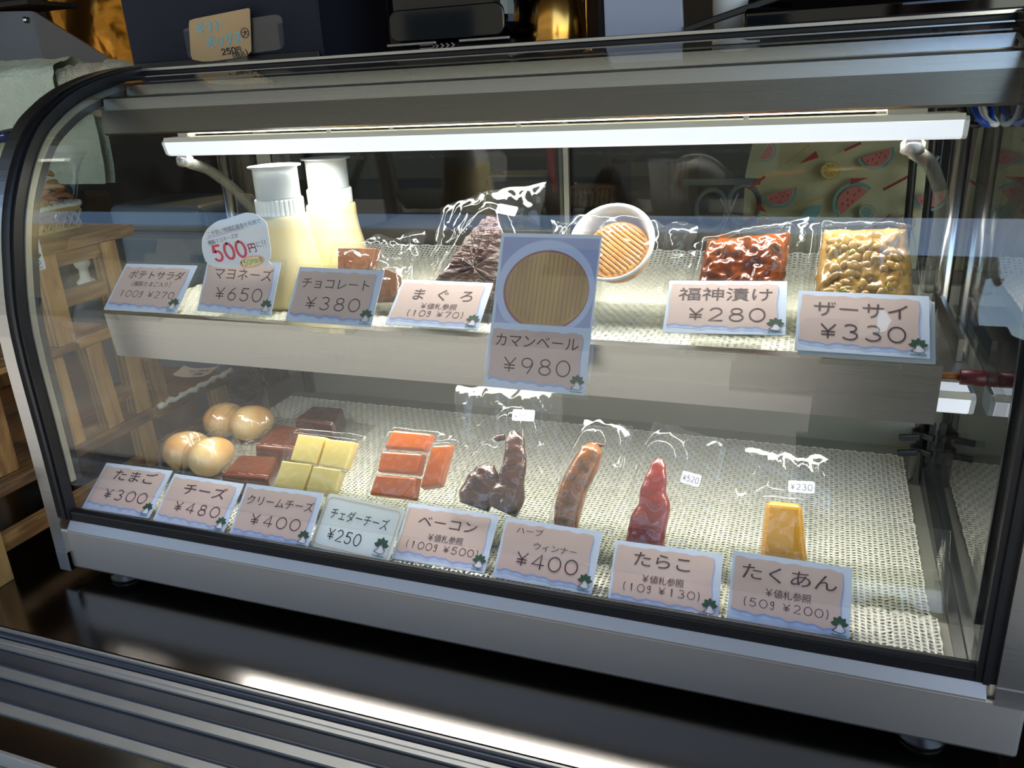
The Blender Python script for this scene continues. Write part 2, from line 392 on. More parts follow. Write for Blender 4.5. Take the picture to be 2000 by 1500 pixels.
def flat(mb, F, poly, m, c=0.0):
    mb.add([F(p[0], p[1], c) for p in poly], [tuple(range(len(poly)))], m)
def logo(mb, F, cx, cy, h, c=.0004):
    """crown of five green leaves over a white outlined animal, teal lettering below"""
    k = h
    for i, a in enumerate((-84, -42, 0, 42, 84)):
        t = R(90 - a); d = (math.cos(t), math.sin(t)); e = (-d[1], d[0]); L = k * .56; wd = k * .20
        o = (cx + d[0] * k * .10, cy + k * .20 + d[1] * k * .10); n = 8
        pl = [(o[0] + d[0] * L * j / n + e[0] * wd * math.sin(math.pi * (j / n) ** .8), o[1] + d[1] * L * j / n + e[1] * wd * math.sin(math.pi * (j / n) ** .8)) for j in range(n + 1)]
        pr = [(o[0] + d[0] * L * j / n - e[0] * wd * math.sin(math.pi * (j / n) ** .8), o[1] + d[1] * L * j / n - e[1] * wd * math.sin(math.pi * (j / n) ** .8)) for j in range(n - 1, 0, -1)]
        flat(mb, F, (pl + pr)[::-1], M_leaf, c + .00002 * i)
        ribbon(mb, F, [o, (o[0] + d[0] * L * .9, o[1] + d[1] * L * .9)], k * .012, M_inkblack, c + .0002)
    body = [(-.15, .16), (-.17, .02), (-.24, -.12), (-.42, -.25), (-.46, -.32), (-.38, -.38), (-.2, -.36), (-.1, -.42), (.14, -.42), (.3, -.40), (.41, -.29), (.41, -.17), (.30, -.05), (.21, .06), (.16, .16), (.08, .25), (-.07, .25)]
    P = [(cx + a * k, cy + b * k) for a, b in body]
    flat(mb, F, P[::-1] if False else P, M_paperwhite, c + .00015)
    ribbon(mb, F, P + [P[0]], k * .055, M_outline, c + .00025)
    for dx in (-.37,): flat(mb, F, [(cx + dx * k + .04 * k * math.cos(R(q)), cy - .29 * k + .04 * k * math.sin(R(q))) for q in range(0, 360, 45)], M_outline, c + .0003)
    for dx in (-.07, 0, .07): flat(mb, F, [(cx + dx * k + .03 * k * math.cos(R(q)), cy + (.16 + .02 * (dx == 0)) * k + .03 * k * math.sin(R(q))) for q in range(0, 360, 45)], M_outline, c + .0003)
    ribbon(mb, F, [(cx + .2 * k, cy - .18 * k), (cx + .3 * k, cy - .3 * k)], k * .02, M_outline, c + .0003)
    W_ = k * 1.05; cells = len('kunkun')
    for i, ch in enumerate('kunkun'):
        vs, fs = glyph(ch); x = cx - W_ / 2 + W_ * i / cells
        mb.add([F(x + a * k * .31, cy - .66 * k + b * k * .24, c) for a, b in vs], fs, M_teal)
        mb.add([F(x + .012 * k + a * k * .31, cy - .65 * k + b * k * .24, c + .00005) for a, b in vs], fs, M_teal)

# ------------------------------------------------------------------ the stall and the street
struct(MB().box((-40, -26, -1.0), (40, 6, -.95), M_road).build('floor'))
struct(MB().box((-1.8, 1.6, -.95), (2.6, 1.7, 1.6), M_dark).build('wall_back'))
struct(MB().box((-1.9, -.1, -.95), (-1.8, 1.7, 1.6), M_dark).build('wall_left'))
struct(MB().box((2.6, -.1, -.95), (2.7, 1.7, 1.6), M_dark).build('wall_right'))
struct(MB().box((-2.4, -1.75, 1.5), (3.2, 1.7, 1.6), M_awn).build('ceiling'))
# buildings across the street, seen only as reflections in the panes and the steel
def house(x0, x1, y, h, mat):
    b = MB().box((x0, y - 4, -.95), (x1, y, h), mat)
    k = 0
    while x0 + 1.0 + k * 2.2 < x1 - 1.2:
        for z in (.2, 2.9):
            if z + 1.4 < h: b.box((x0 + 1.0 + k * 2.2, y - .02, z), (x0 + 2.1 + k * 2.2, y + .03, z + 1.3), M_winglass)
        k += 1
    return b
struct(house(-24, 1.5, -11, 6.4, M_facade).build('wall_front'))

# counter and the sliding-window sill in front of it
cn = thing('counter', 'polished dark steel counter top under the glass display case', 'counter', (0.4, .3, -.035))
MB().box((-1.75, -.087, -.035), (2.55, .8, -.015), M_counter).build('counter_top', cn, .002)
MB().box((-1.75, .02, -.95), (2.55, .75, -.037), M_darkbox).build('counter_body', cn)
sl = struct(MB().ex([(-.0872, -.0145), (-.0872, -.06), (-.1736, -.06), (-.1736, -.0165), (-.1635, -.0165), (-.1635, -.026), (-.1390, -.026), (-.1390, -.0165), (-.1280, -.0165),
    (-.1280, -.026), (-.1090, -.026), (-.1090, -.0165), (-.1055, -.0165), (-.1050, -.0172), (-.1040, -.0172), (-.1035, -.0165), (-.0990, -.0165), (-.0985, -.019), (-.0900, -.019), (-.0895, -.0145)], -1.75, 2.55, M_sill).build('trim_1'),
    'aluminium sliding window sill with dark grooves below the counter edge', 'window sill')
g1 = MB()
for ya, yb, z in ((-.1272, -.1092, -.0185), (-.1627, -.1392, -.0190)): g1.box((-1.75, ya, -.0258), (2.55, yb, z), M_track)
for y, z in ((-.0942, -.0178), (-.1280, -.0182), (-.1630, -.0184)): g1.tube([(-1.75, y, z), (2.55, y, z)], .0026, M_trackrub, 8)
g1.build('track_channel', sl)
oc = MB().box((-1.75, -.2048, -.07), (2.55, -.1742, -.0185), M_counter2); oc.ex([(-.2085, -.07), (-.2085, -.0165), (-.2050, -.0165), (-.2050, -.07)][::-1], -1.75, 2.55, M_sill)
oc.ex([(-.30, -.09), (-.30, -.0420), (-.2088, -.0300), (-.2088, -.09)][::-1], -1.75, 2.55, M_sill)
struct(oc.build('trim_2', bevel=.0008), 'steel ledge outside the sliding window sill', 'window sill')
struct(MB().box((-1.75, -.29, -.95), (2.55, -.215, -.071), M_dark).build('wall_counter_front'))

# ------------------------------------------------------------------ the display case
case = thing('display_case', 'curved glass refrigerated display case of brushed steel on the counter', 'display case', (.45, .2, -.015))
ARC = smooth_path([(0, 0), (.002, .134), (.003, .257), (.014, .325), (.029, .375), (.051, .416), (.074, .444), (.098, .461), (.126, .475), (.161, .486), (.197, .493), (.227, .496)], 4)
def off(d):
    out = []
    for i, p in enumerate(ARC):
        t = (ARC[min(i + 1, len(ARC) - 1)] - ARC[max(i - 1, 0)]).normalized(); out.append(Vector((p.x + t.y * d, p.y - t.x * d)))
    return out
def strip(mb, x0, x1, d0, d1, m, zmin=-9, ymax=9):
    A = [p for p in off(d0)]; B = [p for p in off(d1)]
    idx = [i for i in range(len(A)) if B[i].y >= zmin]
    for i, j in zip(idx[:-1], idx[1:]):
        mb.add([(x0, A[i].x, A[i].y), (x1, A[i].x, A[i].y), (x1, A[j].x, A[j].y), (x0, A[j].x, A[j].y), (x0, B[i].x, B[i].y), (x1, B[i].x, B[i].y), (x1, B[j].x, B[j].y), (x0, B[j].x, B[j].y)],
               [(0, 1, 2, 3), (7, 6, 5, 4), (1, 5, 6, 2), (4, 0, 3, 7)] + ([(0, 4, 5, 1)] if i == idx[0] else []) + ([(3, 2, 6, 7)] if j == idx[-1] else []), m, False)
    return mb
base = MB().box((.004, .0, 0), (.898, .43, .047), M_steel_panel)
base.build('base_panel', case, .003)
MB().ex([(-.003, .0465), (-.003, .0485), (.004, .057), (.014, .057), (.014, .0465)], .0274, .8722, M_steel_panel).build('front_ledge', case, .0006)
MB().ex([(.002, .0575), (.002, .068), (.007, .0705), (.013, .0675), (.013, .0575)], .021, .876, M_rubber).build('bottom_gasket', case, .001)
for sx, (xa, xb, zlo) in (('l', (.004, .0198, -.002)), ('r', (.8765, .897, .0455))):
    fr = strip(MB(), xa, xb, -.004, .012, M_steel, zmin=zlo)
    fr.box((xa, -.004, zlo), (xb, .012, .02 if sx == 'l' else .06), M_steel)
    o = fr.build('end_frame', case)
    ga, gb = (.0198, .0320) if sx == 'l' else (.8640, .8765)
    g = strip(MB(), ga, gb, -.0005, .0100, M_rubber, zmin=.055)
    g2a, g2b = (.0245, .0285) if sx == 'l' else (.8685, .8725)
    strip(g, g2a, g2b, -.0025, .0, M_rubber, zmin=.055)
    g.build('edge_gasket', o)
    if sx == 'l':
        strip(MB(), .0290, .0338, .0102, .0165, M_steel_mat, zmin=.06).build('inner_edge_strip', o)
        strip(MB(), .0290, .0340, .0167, .0235, M_rubber, zmin=.06).build('inner_gasket', o)
    else: strip(MB(), .8600, .8680, .0102, .0150, M_rubber, zmin=.06).build('inner_gasket', o)
strip(MB(), .026, .871, .0050, .0090, M_glass, zmin=.060).build('front_glass', case, label='curved front glass pane')
# side panes follow the arc
for x0, x1 in ((.0345, .0385), (.8615, .8655)):
    pr = [(p.x, p.y) for p in off(.0105) if p.y > .066]
    pl = [(pr[0][0], .062)] + pr + [(.415, .482), (.415, .062)]
    MB().prism([(x0, y, z) for y, z in pl], [(x1, y, z) for y, z in pl], M_glass).build('side_glass', case)
MB().ex([(.222, .497), (.222, .4935), (.232, .4935), (.43, .4935), (.43, .497)], .0, .9, M_steel_pol).build('roof_panel', case, .0005)
MB().ex([(.2215, .4932), (.2225, .4825), (.240, .4815), (.240, .4932)], .02, .88, M_rubber).build('top_gasket', case, .0008)
# hood behind the glass top
hd = MB()
hd.ex([(.150, .4315), (.1478, .4335), (.1500, .4560), (.1525, .4560), (.1525, .434), (.29, .430), (.29, .4285)][::-1], .036, .862, M_steel_face)
hd.ex([(.1500, .4560), (.1518, .4668), (.1800, .4690), (.1800, .4660), (.1545, .4645), (.1525, .4560)][::-1], .040, .862, M_steel)
hd.ex([(.1845, .4660), (.1845, .4700), (.1865, .4795), (.2250, .4812), (.2250, .4780), (.1900, .4765), (.1880, .466)][::-1], .040, .862, M_steel_pol)
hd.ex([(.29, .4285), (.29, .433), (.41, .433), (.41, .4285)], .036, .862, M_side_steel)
hd.build('hood', case)
# inside shell
ins = MB().box((.034, .0135, .0575), (.866, .40, .0600), M_floor_steel)
ins.build('floor_tray', case)
MB().box((.034, .392, .060), (.866, .400, .245), M_floor_steel).build('back_wall', case, label='lower steel back wall')
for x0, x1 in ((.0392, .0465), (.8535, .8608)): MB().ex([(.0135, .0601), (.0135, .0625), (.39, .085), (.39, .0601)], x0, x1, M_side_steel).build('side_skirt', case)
# rear sliding doors
for nm, xa, xb, y in (('a', .075, .462, .392), ('b', .448, .862, .401)):
    fm = MB()
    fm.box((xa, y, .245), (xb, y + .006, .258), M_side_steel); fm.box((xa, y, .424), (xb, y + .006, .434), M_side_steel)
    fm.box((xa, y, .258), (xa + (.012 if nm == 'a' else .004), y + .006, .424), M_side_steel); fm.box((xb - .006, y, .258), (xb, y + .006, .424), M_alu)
    d = fm.build('rear_door', case)
    MB().box((xa + .004, y + .001, .258), (xb - .004, y + .004, .424), M_rearglass).build('door_pane', d)
rp = MB()
rp.box((.0400, .385, .06), (.062, .41, .434), M_steel); rp.box((.0640, .385, .06), (.076, .405, .434), M_side_steel)
rp.build('rear_post', case)
for x in (.052, .850):
    o = MB().tube([(x, .305, .060), (x, .305, .43)], .0075, M_steel_pol, 20).build('shelf_pillar', case)
    cl = MB()
    for z in (.099, .116): cl.tube([(x, .305, z - .002), (x, .305, z + .002)], .0095, M_black, 18); cl.beam((x - .004, .292, z), (x - .022, .288, z - .001), .005, .006, M_black); cl.beam((x, .296, z), (x + .009, .29, z), .006, .006, M_black)
    cl.box((x + .004, .292, .088), (x + .0098, .300, .13), M_black)
    cl.build('clip', o, .001, label='black plastic shelf clips')
for s_, x in (('l', .0395), ('r', .8605)):
    pass
# shelf
sh = MB().box((.068, .0765, .2575), (.826, .385, .2605), M_steel).build('shelf', case)
fa = MB().ex([(.0690, .2640), (.0738, .2180), (.0760, .2180), (.0760, .2192), (.0752, .2192), (.0712, .2628), (.0820, .2628), (.0820, .2640)], .067, .827, M_steel)
fa.build('fascia', sh)
MB().ex([(.116, .2365), (.34, .2365), (.34, .2385), (.116, .2385)], .09, .857, M_alu).build('shelf_pan', sh)
for x in (.052, .85): MB().box((x - .002, .16, .2390), (x + .002, .302, .2573), M_steel).build('bracket', sh)
# light fixtures
def fixture(name, x0, x1, y, z0, power, tube, spread):
    prof = [(y, z0 + .0135), (y + .0035, z0 + .002), (y + .007, z0), (y + .028, z0), (y + .031, z0 + .004), (y + .031, z0 + .0165), (y + .004, z0 + .0165)]
    o = MB().ex(prof[::-1], x0 + .004, x1 - .004, M_lampwhite).build(name, case)
    MB().ex([(y - .0006, z0 + .0140), (y + .002, z0 + .0185), (y + .004, z0 + .0185), (y + .004, z0 + .0140)][::-1], x0 + .003, x1 - .003, M_lampbody).build('lamp_lip', o)
    for xa, xb in ((x0, x0 + .0038), (x1 - .0038, x1)): MB().ex([(a, b) for a, b in prof[::-1]], xa, xb, M_white).build('end_cap', o, .0008)
    if tube:
        t = MB(); t.tube([(x0 + .03, y + .012, z0 + .0235), (x1 - .055, y + .012, z0 + .0235)], .0026, M_tube, 10)
        t.build('tube', o)
        s = MB(); s.box((x1 - .055, y + .006, z0 + .019), (x1 - .028, y + .018, z0 + .028), M_white); s.box((x0 + .018, y + .006, z0 + .019), (x0 + .03, y + .018, z0 + .028), M_white)
        s.box((x0 + .006, y + .004, z0 + .0167), (x1 - .006, y + .03, z0 + .0186), M_lampbody)
        for q in range(3): s.tube([(x0 + .2 + .19 * q, y + .0015, z0 + .0185), (x0 + .2 + .19 * q, y + .0015, z0 + .0215)], .002, M_white, 8)
        s.build('tube_holder', o)
    a = bpy.data.lights.new(name + '_light', 'AREA'); a.shape = 'RECTANGLE'; a.size = x1 - x0 - .03; a.size_y = .03; a.energy = power
    a.color = (1.0, .985, .93); a.spread = R(spread)
    la = bpy.data.objects.new(name + '_light', a); COL.objects.link(la); la.parent = case
    la.location = Vector(((x0 + x1) / 2, y + .0175, z0 - .0015)) - case.location
    la.rotation_euler = (R(-14), 0, 0)
    return o
fixture('light_fixture', .098, .8345, .158, .4085, LAMP_TOP, True, 170)
fixture('shelf_light', .085, .857, .105, .2135, LAMP_LOW, False, 170)
for pts in ([(.112, .172, .4085), (.110, .178, .401), (.106, .215, .388), (.105, .26, .355), (.104, .30, .31), (.1, .33, .25)], [(.800, .172, .4085), (.802, .178, .399), (.818, .215, .385), (.834, .25, .35), (.8375, .28, .31), (.838, .3, .262)]):
    o = MB().tube(smooth_path(pts, 6), .0058, M_hose, 12).build('cable_conduit', case)
    MB().lathe([(.006, 0), (.0085, .002), (.0085, .009), (.006, .0115)], (pts[0][0], pts[0][1], .397), M_alu, 18).build('conduit_fitting', o)
ft = []
for x in (.068, .84):
    for y in (.024, .38): MB().lathe([(.018, 0), (.018, .004), (.012, .007), (.012, .0148)], (x, y, -.015), M_black, 20).build('foot', case)
wr = MB()
for k, (m, dx, r) in enumerate(((M_blue, 0, .0022), (M_white, .006, .0022), (M_black, -.006, .0024), (M_blue, .004, .002))):
    wr.tube(smooth_path([(.842 + dx, .21 + k * .006, .429), (.846 + dx, .2 + k * .006, .420 - k * .001), (.853 + dx, .205, .4155), (.857, .22 + k * .004, .422), (.856, .24, .429)], 5), r, m, 8)
tag(wr.build('cable_bundle'), 'loops of blue, white and black cable under the right end of the hood', 'cable')
hn = thing('wooden_handled_tool', 'dark red grip of a tool wedged behind the right end of the shelf front', 'tool', (.845, .108, .2437))
MB().tube([(.82, .108, .2440), (.846, .108, .2440)], .0028, M_tan, 12).build('stick', hn)
MB().tube([(.8440, .108, .2440), (.8445, .108, .2440), (.8605, .108, .2437), (.8612, .108, .2437)], [.004, .0058, .0058, .0045], M_maroon, 16).build('grip', hn)

# ------------------------------------------------------------------ mesh mats (crimped PVC net, each opening is a real hole)
def mat_net(x0, x1, y0, y1, zf, px=.0046, py=.0042):
    nx = int((x1 - x0) / px); ny = int((y1 - y0) / py); V = []; F = []; idx = {}
    def gv(i, j):
        k = (i, j)
        if k not in idx:
            wob = .0005 * math.sin(i * 1.7 + j * .9)
            x = x0 + i * px / 2; y = y0 + j * py / 2 + .0009 * math.cos(math.pi * i / 4)
            if j in (0, 2 * ny) or i in (0, 2 * nx): x += rnd.uniform(-.0008, .0008); y += rnd.uniform(-.0008, .0008)
            idx[k] = len(V); V.append((x, y, zf(x, y) + .0011 + wob))
        return idx[k]
    for j in range(ny):
        for i in range(nx):
            ring = [gv(2 * i, 2 * j), gv(2 * i + 1, 2 * j), gv(2 * i + 2, 2 * j), gv(2 * i + 2, 2 * j + 1), gv(2 * i + 2, 2 * j + 2), gv(2 * i + 1, 2 * j + 2), gv(2 * i, 2 * j + 2), gv(2 * i, 2 * j + 1)]
            cx = x0 + (i + .5) * px; cy = y0 + (j + .5) * py + .0009 * math.cos(math.pi * (i + .5) / 2); tl = R(38) * (1 if (i // 4) % 2 else -1); b = len(V)
            for q in range(8):
                a = R(225 + 45 * q) - tl * .0; ex = .00185 * math.cos(a); ey = .00125 * math.sin(a)
                X = cx + ex * math.cos(tl) - ey * math.sin(tl); Y = cy + ex * math.sin(tl) + ey * math.cos(tl); V.append((X, Y, zf(X, Y) + .0002))
            for q in range(8): F.append((ring[q], ring[(q + 1) % 8], b + (q + 1) % 8, b + q))
    return MB().add(V, F, M_mat, True)
def zf_low(x, y): return .0603 + .0006 * noise.noise((x * 9, y * 9, 0)) + .0006
tag(mat_net(.055, .846, .035, .365, zf_low).build('mesh_mat'), 'large white open mesh mat lining the floor of the case', 'mat', 'white mesh mats')
def zf_str(x, y): return .0635 + .0008 * (1 + noise.noise((x * 12, y * 14, 3))) 
tag(mat_net(.05, .8475, .0150, .064, zf_str).build('mesh_mat'), 'narrow white mesh strip laid along the front under the lower price cards', 'mat', 'white mesh mats')
def zf_up(x, y): return .2607 + max(0, y - .33) ** 2 * 5 + .0005 * (1 + noise.noise((x * 10, y * 10, 7)))
tag(mat_net(.074, .822, .078, .386, zf_up).build('mesh_mat'), 'white open mesh mat lying on the upper shelf', 'mat', 'white mesh mats')

# ------------------------------------------------------------------ price cards
HW = .604
CARDS = [
    ('tamago', [0.0783, 0.0157, 0.0037, 0.9243, 0.0899, 0.0153], 0.066, [('たまご', 0.198, 0.843, 0.777, 0.239), ('¥300', 0.189, 0.865, 0.366, 0.222)]),
    ('cheese', [0.1739, 0.0133, 0.0002, 0.8799, 0.0872, -0.0039], 0.066, [('チーズ', 0.219, 0.839, 0.732, 0.24), ('¥480', 0.182, 0.87, 0.364, 0.215)]),
    ('cream', [0.2702, 0.0112, 0.006, 0.79, 0.0890, 0.0101], 0.066, [('クリームチーズ', 0.072, 0.938, 0.711, 0.19), ('¥400', 0.18, 0.861, 0.365, 0.215)]),
    ('cheddar', [0.3574, 0.0121, -0.088, 0.7871, 0.0867, -0.016], 0.066, [('チェダーチーズ', 0.115, 0.87, 0.658, 0.21), ('¥250', 0.162, 0.615, 0.29, 0.217)]),
    ('bacon', [0.4445, 0.0191, 0.0125, 0.8919, 0.0902, -0.0044], 0.066, [('ベーコン', 0.163, 0.819, 0.719, 0.21), ('¥値札参照', 0.312, 0.702, 0.456, 0.129), ('(100g ¥500)', 0.102, 0.897, 0.289, 0.127)]),
    ('wiener', [0.5421, 0.0162, -0.0126, 0.7825, 0.0878, -0.0061], 0.066, [('ハーブ', 0.138, 0.425, 0.821, 0.117), ('ウィンナー', 0.341, 0.799, 0.604, 0.122), ('¥400', 0.178, 0.847, 0.36, 0.241)]),
    ('tarako', [0.6445, 0.0125, 0.0543, 0.8233, 0.0875, -0.0200], 0.0635, [('たらこ', 0.181, 0.749, 0.752, 0.237), ('¥値札参照', 0.284, 0.676, 0.456, 0.124), ('(10g ¥130)', 0.116, 0.837, 0.299, 0.123)]),
    ('takuan', [0.7388, 0.0139, 0.015, 0.743, 0.0882, -0.0181], 0.066, [('たくあん', 0.075, 0.893, 0.731, 0.235), ('¥値札参照', 0.295, 0.684, 0.466, 0.123), ('(50g ¥200)', 0.119, 0.84, 0.292, 0.122)]),
    ('potato', [0.1176, 0.0647, -0.009, 0.8154, 0.0916, 0.0087], 0.27, [('ポテトサラダ', 0.122, 0.896, 0.763, 0.185), ('(燻製たまご入り)', 0.213, 0.775, 0.571, 0.107), ('100g ¥270', 0.104, 0.886, 0.353, 0.138)]),
    ('mayo', [0.2217, 0.0757, -0.0276, 0.5406, 0.0871, -0.0051], 0.27, [('マヨネーズ', 0.128, 0.931, 0.738, 0.231), ('¥650', 0.187, 0.857, 0.362, 0.248)]),
    ('choco', [0.3346, 0.0619, -0.0078, 0.658, 0.0888, -0.008], 0.27, [('チョコレート', 0.074, 0.897, 0.714, 0.204), ('¥380', 0.165, 0.843, 0.351, 0.237)]),
    ('maguro', [0.4321, 0.0705, 0.0267, 0.9679, 0.0872, -0.0097], 0.27, [('ま ぐ ろ', 0.158, 0.859, 0.683, 0.256), ('¥値札参照', 0.304, 0.707, 0.433, 0.131), ('(10g ¥70)', 0.188, 0.811, 0.271, 0.129)]),
    ('fuku', [0.6736, 0.0981, 0.0652, 0.9885, 0.0939, 0.0145], 0.27, [('福神漬け', 0.094, 0.897, 0.733, 0.247), ('¥280', 0.177, 0.853, 0.35, 0.248)]),
    ('zasai', [0.7731, 0.0672, 0.0166, 0.8931, 0.0894, -0.0129], 0.27, [('ザーサイ', 0.119, 0.866, 0.708, 0.257), ('¥330', 0.163, 0.848, 0.337, 0.257)]),
]
CLAB = {'tamago': 'price card reading ¥300 in front of the bagged eggs', 'cheese': 'price card reading ¥480 in front of the brown smoked cheese',
 'cream': 'price card reading ¥400 in front of the pale yellow cheese', 'cheddar': 'pale handwritten price card with orange border reading ¥250',
 'bacon': 'price card reading 100g ¥500 below the dark brown bacon pack', 'wiener': 'price card reading ¥400 below the curved brown sausage',
 'tarako': 'price card reading 10g ¥130 below the dark red roe pack', 'takuan': 'price card reading 50g ¥200 below the yellow radish pack',
 'potato': 'price card reading 100g ¥270 at the left end of the upper shelf', 'mayo': 'price card reading ¥650 in front of the mayonnaise bottles',
 'choco': 'price card reading ¥380 in front of the chocolate pack', 'maguro': 'price card reading 10g ¥70 below the dark brown tuna pack',
 'fuku': 'price card reading ¥280 in front of the orange-brown pickles', 'zasai': 'price card reading ¥330 at the right end of the upper shelf'}
def card_frame(p, zb):
    x, y, yaw, tilt, w, roll = p
    u = Vector((math.cos(yaw) * math.cos(roll), math.sin(yaw) * math.cos(roll), math.sin(roll)))
    n0 = Vector((-math.sin(yaw), math.cos(yaw), 0)); v = Vector((0, 0, math.cos(tilt))) + n0 * math.sin(tilt)
    return Fr(Vector((x, y, zb)) - u * w / 2, u, v), w, w * HW
def nearer(F, k): return Fr(CAM + (F.o - CAM) * k, F.u, F.v, F.n)
def rounded(w, h, r, n=5, x0=0, y0=0):
    out = []
    for cx, cy, a in ((w - r, r, -90), (w - r, h - r, 0), (r, h - r, 90), (r, r, 180)):
        out += [(x0 + cx + r * math.cos(R(a + 90 * i / n)), y0 + cy + r * math.sin(R(a + 90 * i / n))) for i in range(n + 1)]
    return out
def slab(mb, F, poly, t, m, c=0):
    mb.prism([F(a, b, c - t) for a, b in poly], [F(a, b, c) for a, b in poly], m)
def torn(w, h, seed, dx=0, dy=0):
    rr = random.Random(seed); P = []
    n = 26
    for i in range(n + 1): t = i / n; P.append((w * (.022 + .03 * 0 + .902 * t) + dx, h * (.155 + .012 * math.sin(t * 19 + seed) + .014 * math.sin(t * 41 + seed * 2) - .045 * t) + dy))
    for i in range(1, 9): t = i / 9; P.append((w * (.924 + .006 * math.sin(t * 9 + seed)) + dx, h * (.12 + .79 * t) + dy))
    for i in range(n + 1): t = 1 - i / n; P.append((w * (.03 + .892 * t) + dx, h * (.925 + .008 * math.sin(t * 23 + seed) + .008 * math.sin(t * 37)) + dy))
    for i in range(1, 9): t = 1 - i / 9; P.append((w * (.026 + .005 * math.sin(t * 8 + seed)) + dx, h * (.16 + .76 * t) + dy))
    return P
def acrylic_stand(root, F, w, h, p, zf, lip=True):
    a = MB()
    slab(a, F, rounded(w + .008, h + .007, .002, 3, -.004, -.0035), .0014, M_acryl, -.0012)
    # bent foot under the sheet: small front lip, floor plate and a prop up to the back of the sheet
    x0, x1 = w * .2, w * .8; b0 = F(x0, 0); b1 = F(x1, 0); yb = (b0.y + b1.y) / 2
    zt = zf + .0012
    for X0, X1 in ((b0.x, b1.x),):
        a.box((X0, yb - .004, zf), (X1, yb + .030, zt), M_acryl)
        q = F(w / 2, h * .55, -.0028)
        a.prism([(X0, yb + .030, zf), (X1, yb + .030, zf), (X1, yb + .030, zt), (X0, yb + .030, zt)],
                [(X0, q.y + .001, q.z - .0012), (X1, q.y + .001, q.z - .0012), (X1, q.y, q.z), (X0, q.y, q.z)], M_acryl)
        a.box((X0, yb - .0052, zf), (X1, yb - .0040, zf + .0045), M_acryl)
    return a.build('acrylic_stand', root, label='clear acrylic stand')
for k, (cid, p, zb, lines) in enumerate(CARDS):
    F, w, h = card_frame(p, zb)
    if cid == 'fuku': F = nearer(F, .952); w *= .952; h *= .952
    root = thing('price_card', CLAB[cid], 'price card', tuple(F(w / 2, 0)), 'price cards on the upper shelf' if zb > .2 else 'price cards along the case front')
    m = MB()
    if cid == 'cheddar':
        slab(m, F, rounded(w, h, .004), .0006, M_cream)
        o_ = rounded(w * .93, h * .88, .005, 6, w * .035, h * .06); ribbon(m, F, o_ + [o_[0]], .0007, M_orange, .0002)
        for t, u0, u1, vc, hh in lines: text(m, F, t, u0 * w, u1 * w, vc * h, hh * h, M_inkblack, sw=.09)
        logo(m, F, w * .86, h * .25, h * .23)
    else:
        slab(m, F, rounded(w, h, .0006, 2), .0006, M_paper)
        for q in range(6): flat(m, F, torn(w, h, k, (.018 - .0026 * q) * w, (-.066 + .0098 * q) * h), M_fade[q], .0001 + .000015 * q)
        flat(m, F, torn(w, h, k), M_patch, .0002)
        for t, u0, u1, vc, hh in lines: text(m, F, t, u0 * w, u1 * w, vc * h, hh * h, M_ink, sw=.085)
        logo(m, F, w * .918, h * .150, h * .185)
    m.build('printed_card', root)
    acrylic_stand(root, F, w, h, p, .0650 if zb < .2 else .2625)
    if cid == 'zasai':
        for q in (1, 2):
            sp = MB(); slab(sp, F, rounded(w, h, .0006, 2, .0022 * q, -.0005 * q), .0006, M_paperwhite, -.0030 - .001 * q); sp.build('spare_card', root, label='blank white card tucked behind')
# camembert sign with photo, hung over the shelf front
yaw, tilt = -.03, .435
u = Vector((math.cos(yaw), math.sin(yaw), 0)); n0 = Vector((-math.sin(yaw), math.cos(yaw), 0)); v = Vector((0, 0, math.cos(tilt))) + n0 * math.sin(tilt)
w, h = .0915, .136
_o = Vector((.52, .079, .216)) - u * w / 2
F = Fr(CAM + (_o - CAM) * .943, u * .943, v * .943)
root = thing('price_sign', 'tall price sign reading ¥980 with a cheese photo, overhanging the shelf front', 'price sign', F(w / 2, 0))
m = MB(); slab(m, F, rounded(w, h, .001, 2), .0006, M_paper)
hc = h * .405
flat(m, F, torn(w, hc, 31, .012 * w, -.04 * hc), M_shade, .0001); flat(m, F, torn(w, hc, 31), M_patch, .0002)
text(m, F, 'カマンベール', .057 * w, .902 * w, .307 * h, .086 * h, M_ink, sw=.085); text(m, F, '¥980', .15 * w, .86 * w, .152 * h, .103 * h, M_ink, sw=.085)
logo(m, F, w * .918, hc * .150, hc * .185)
flat(m, F, [(w * .03, h * .415), (w * .985, h * .415), (w * .985, h * .975), (w * .03, h * .975)], M_photo_bg, .0001)
cx, cy = w * .5, h * .645
flat(m, F, [(cx + w * .49 * math.cos(R(a)), min(h * .975, max(h * .416, cy + h * .315 * math.sin(R(a))))) for a in range(0, 360, 8)], M_photo_white, .0002)
flat(m, F, [(cx + w * .012 + w * .425 * math.cos(R(a)), max(h * .417, cy - h * .01 + h * .26 * math.sin(R(a)))) for a in range(0, 360, 8)], M_photo_red, .00028)
flat(m, F, [(cx + w * .02 + w * .41 * math.cos(R(a)), max(h * .418, cy - h * .008 + h * .245 * math.sin(R(a)))) for a in range(0, 360, 8)], M_photo_ch, .00034)
for i in range(17):
    x = cx - w * .34 + i * w * .044; q = math.sqrt(max(0, 1 - ((x - cx - w * .02) / (w * .41)) ** 2)) * h * .225
    ribbon(m, F, [(x, max(h * .42, cy - q)), (x + w * .012, cy + q)], w * .007, M_photo_red if i % 6 == 0 else M_photo_gr, .0004)
m.build('printed_card', root)
a = MB(); slab(a, F, rounded(w + .007, h + .006, .002, 3, -.0035, -.003), .0014, M_acryl, -.0010); 
q = F(w / 2, h * .36, -.003); a.box((F(.01, 0).x, q.y, .2646), (F(w - .01, 0).x, .115, .2658), M_acryl)
a.build('acrylic_holder', root, label='clear acrylic holder')
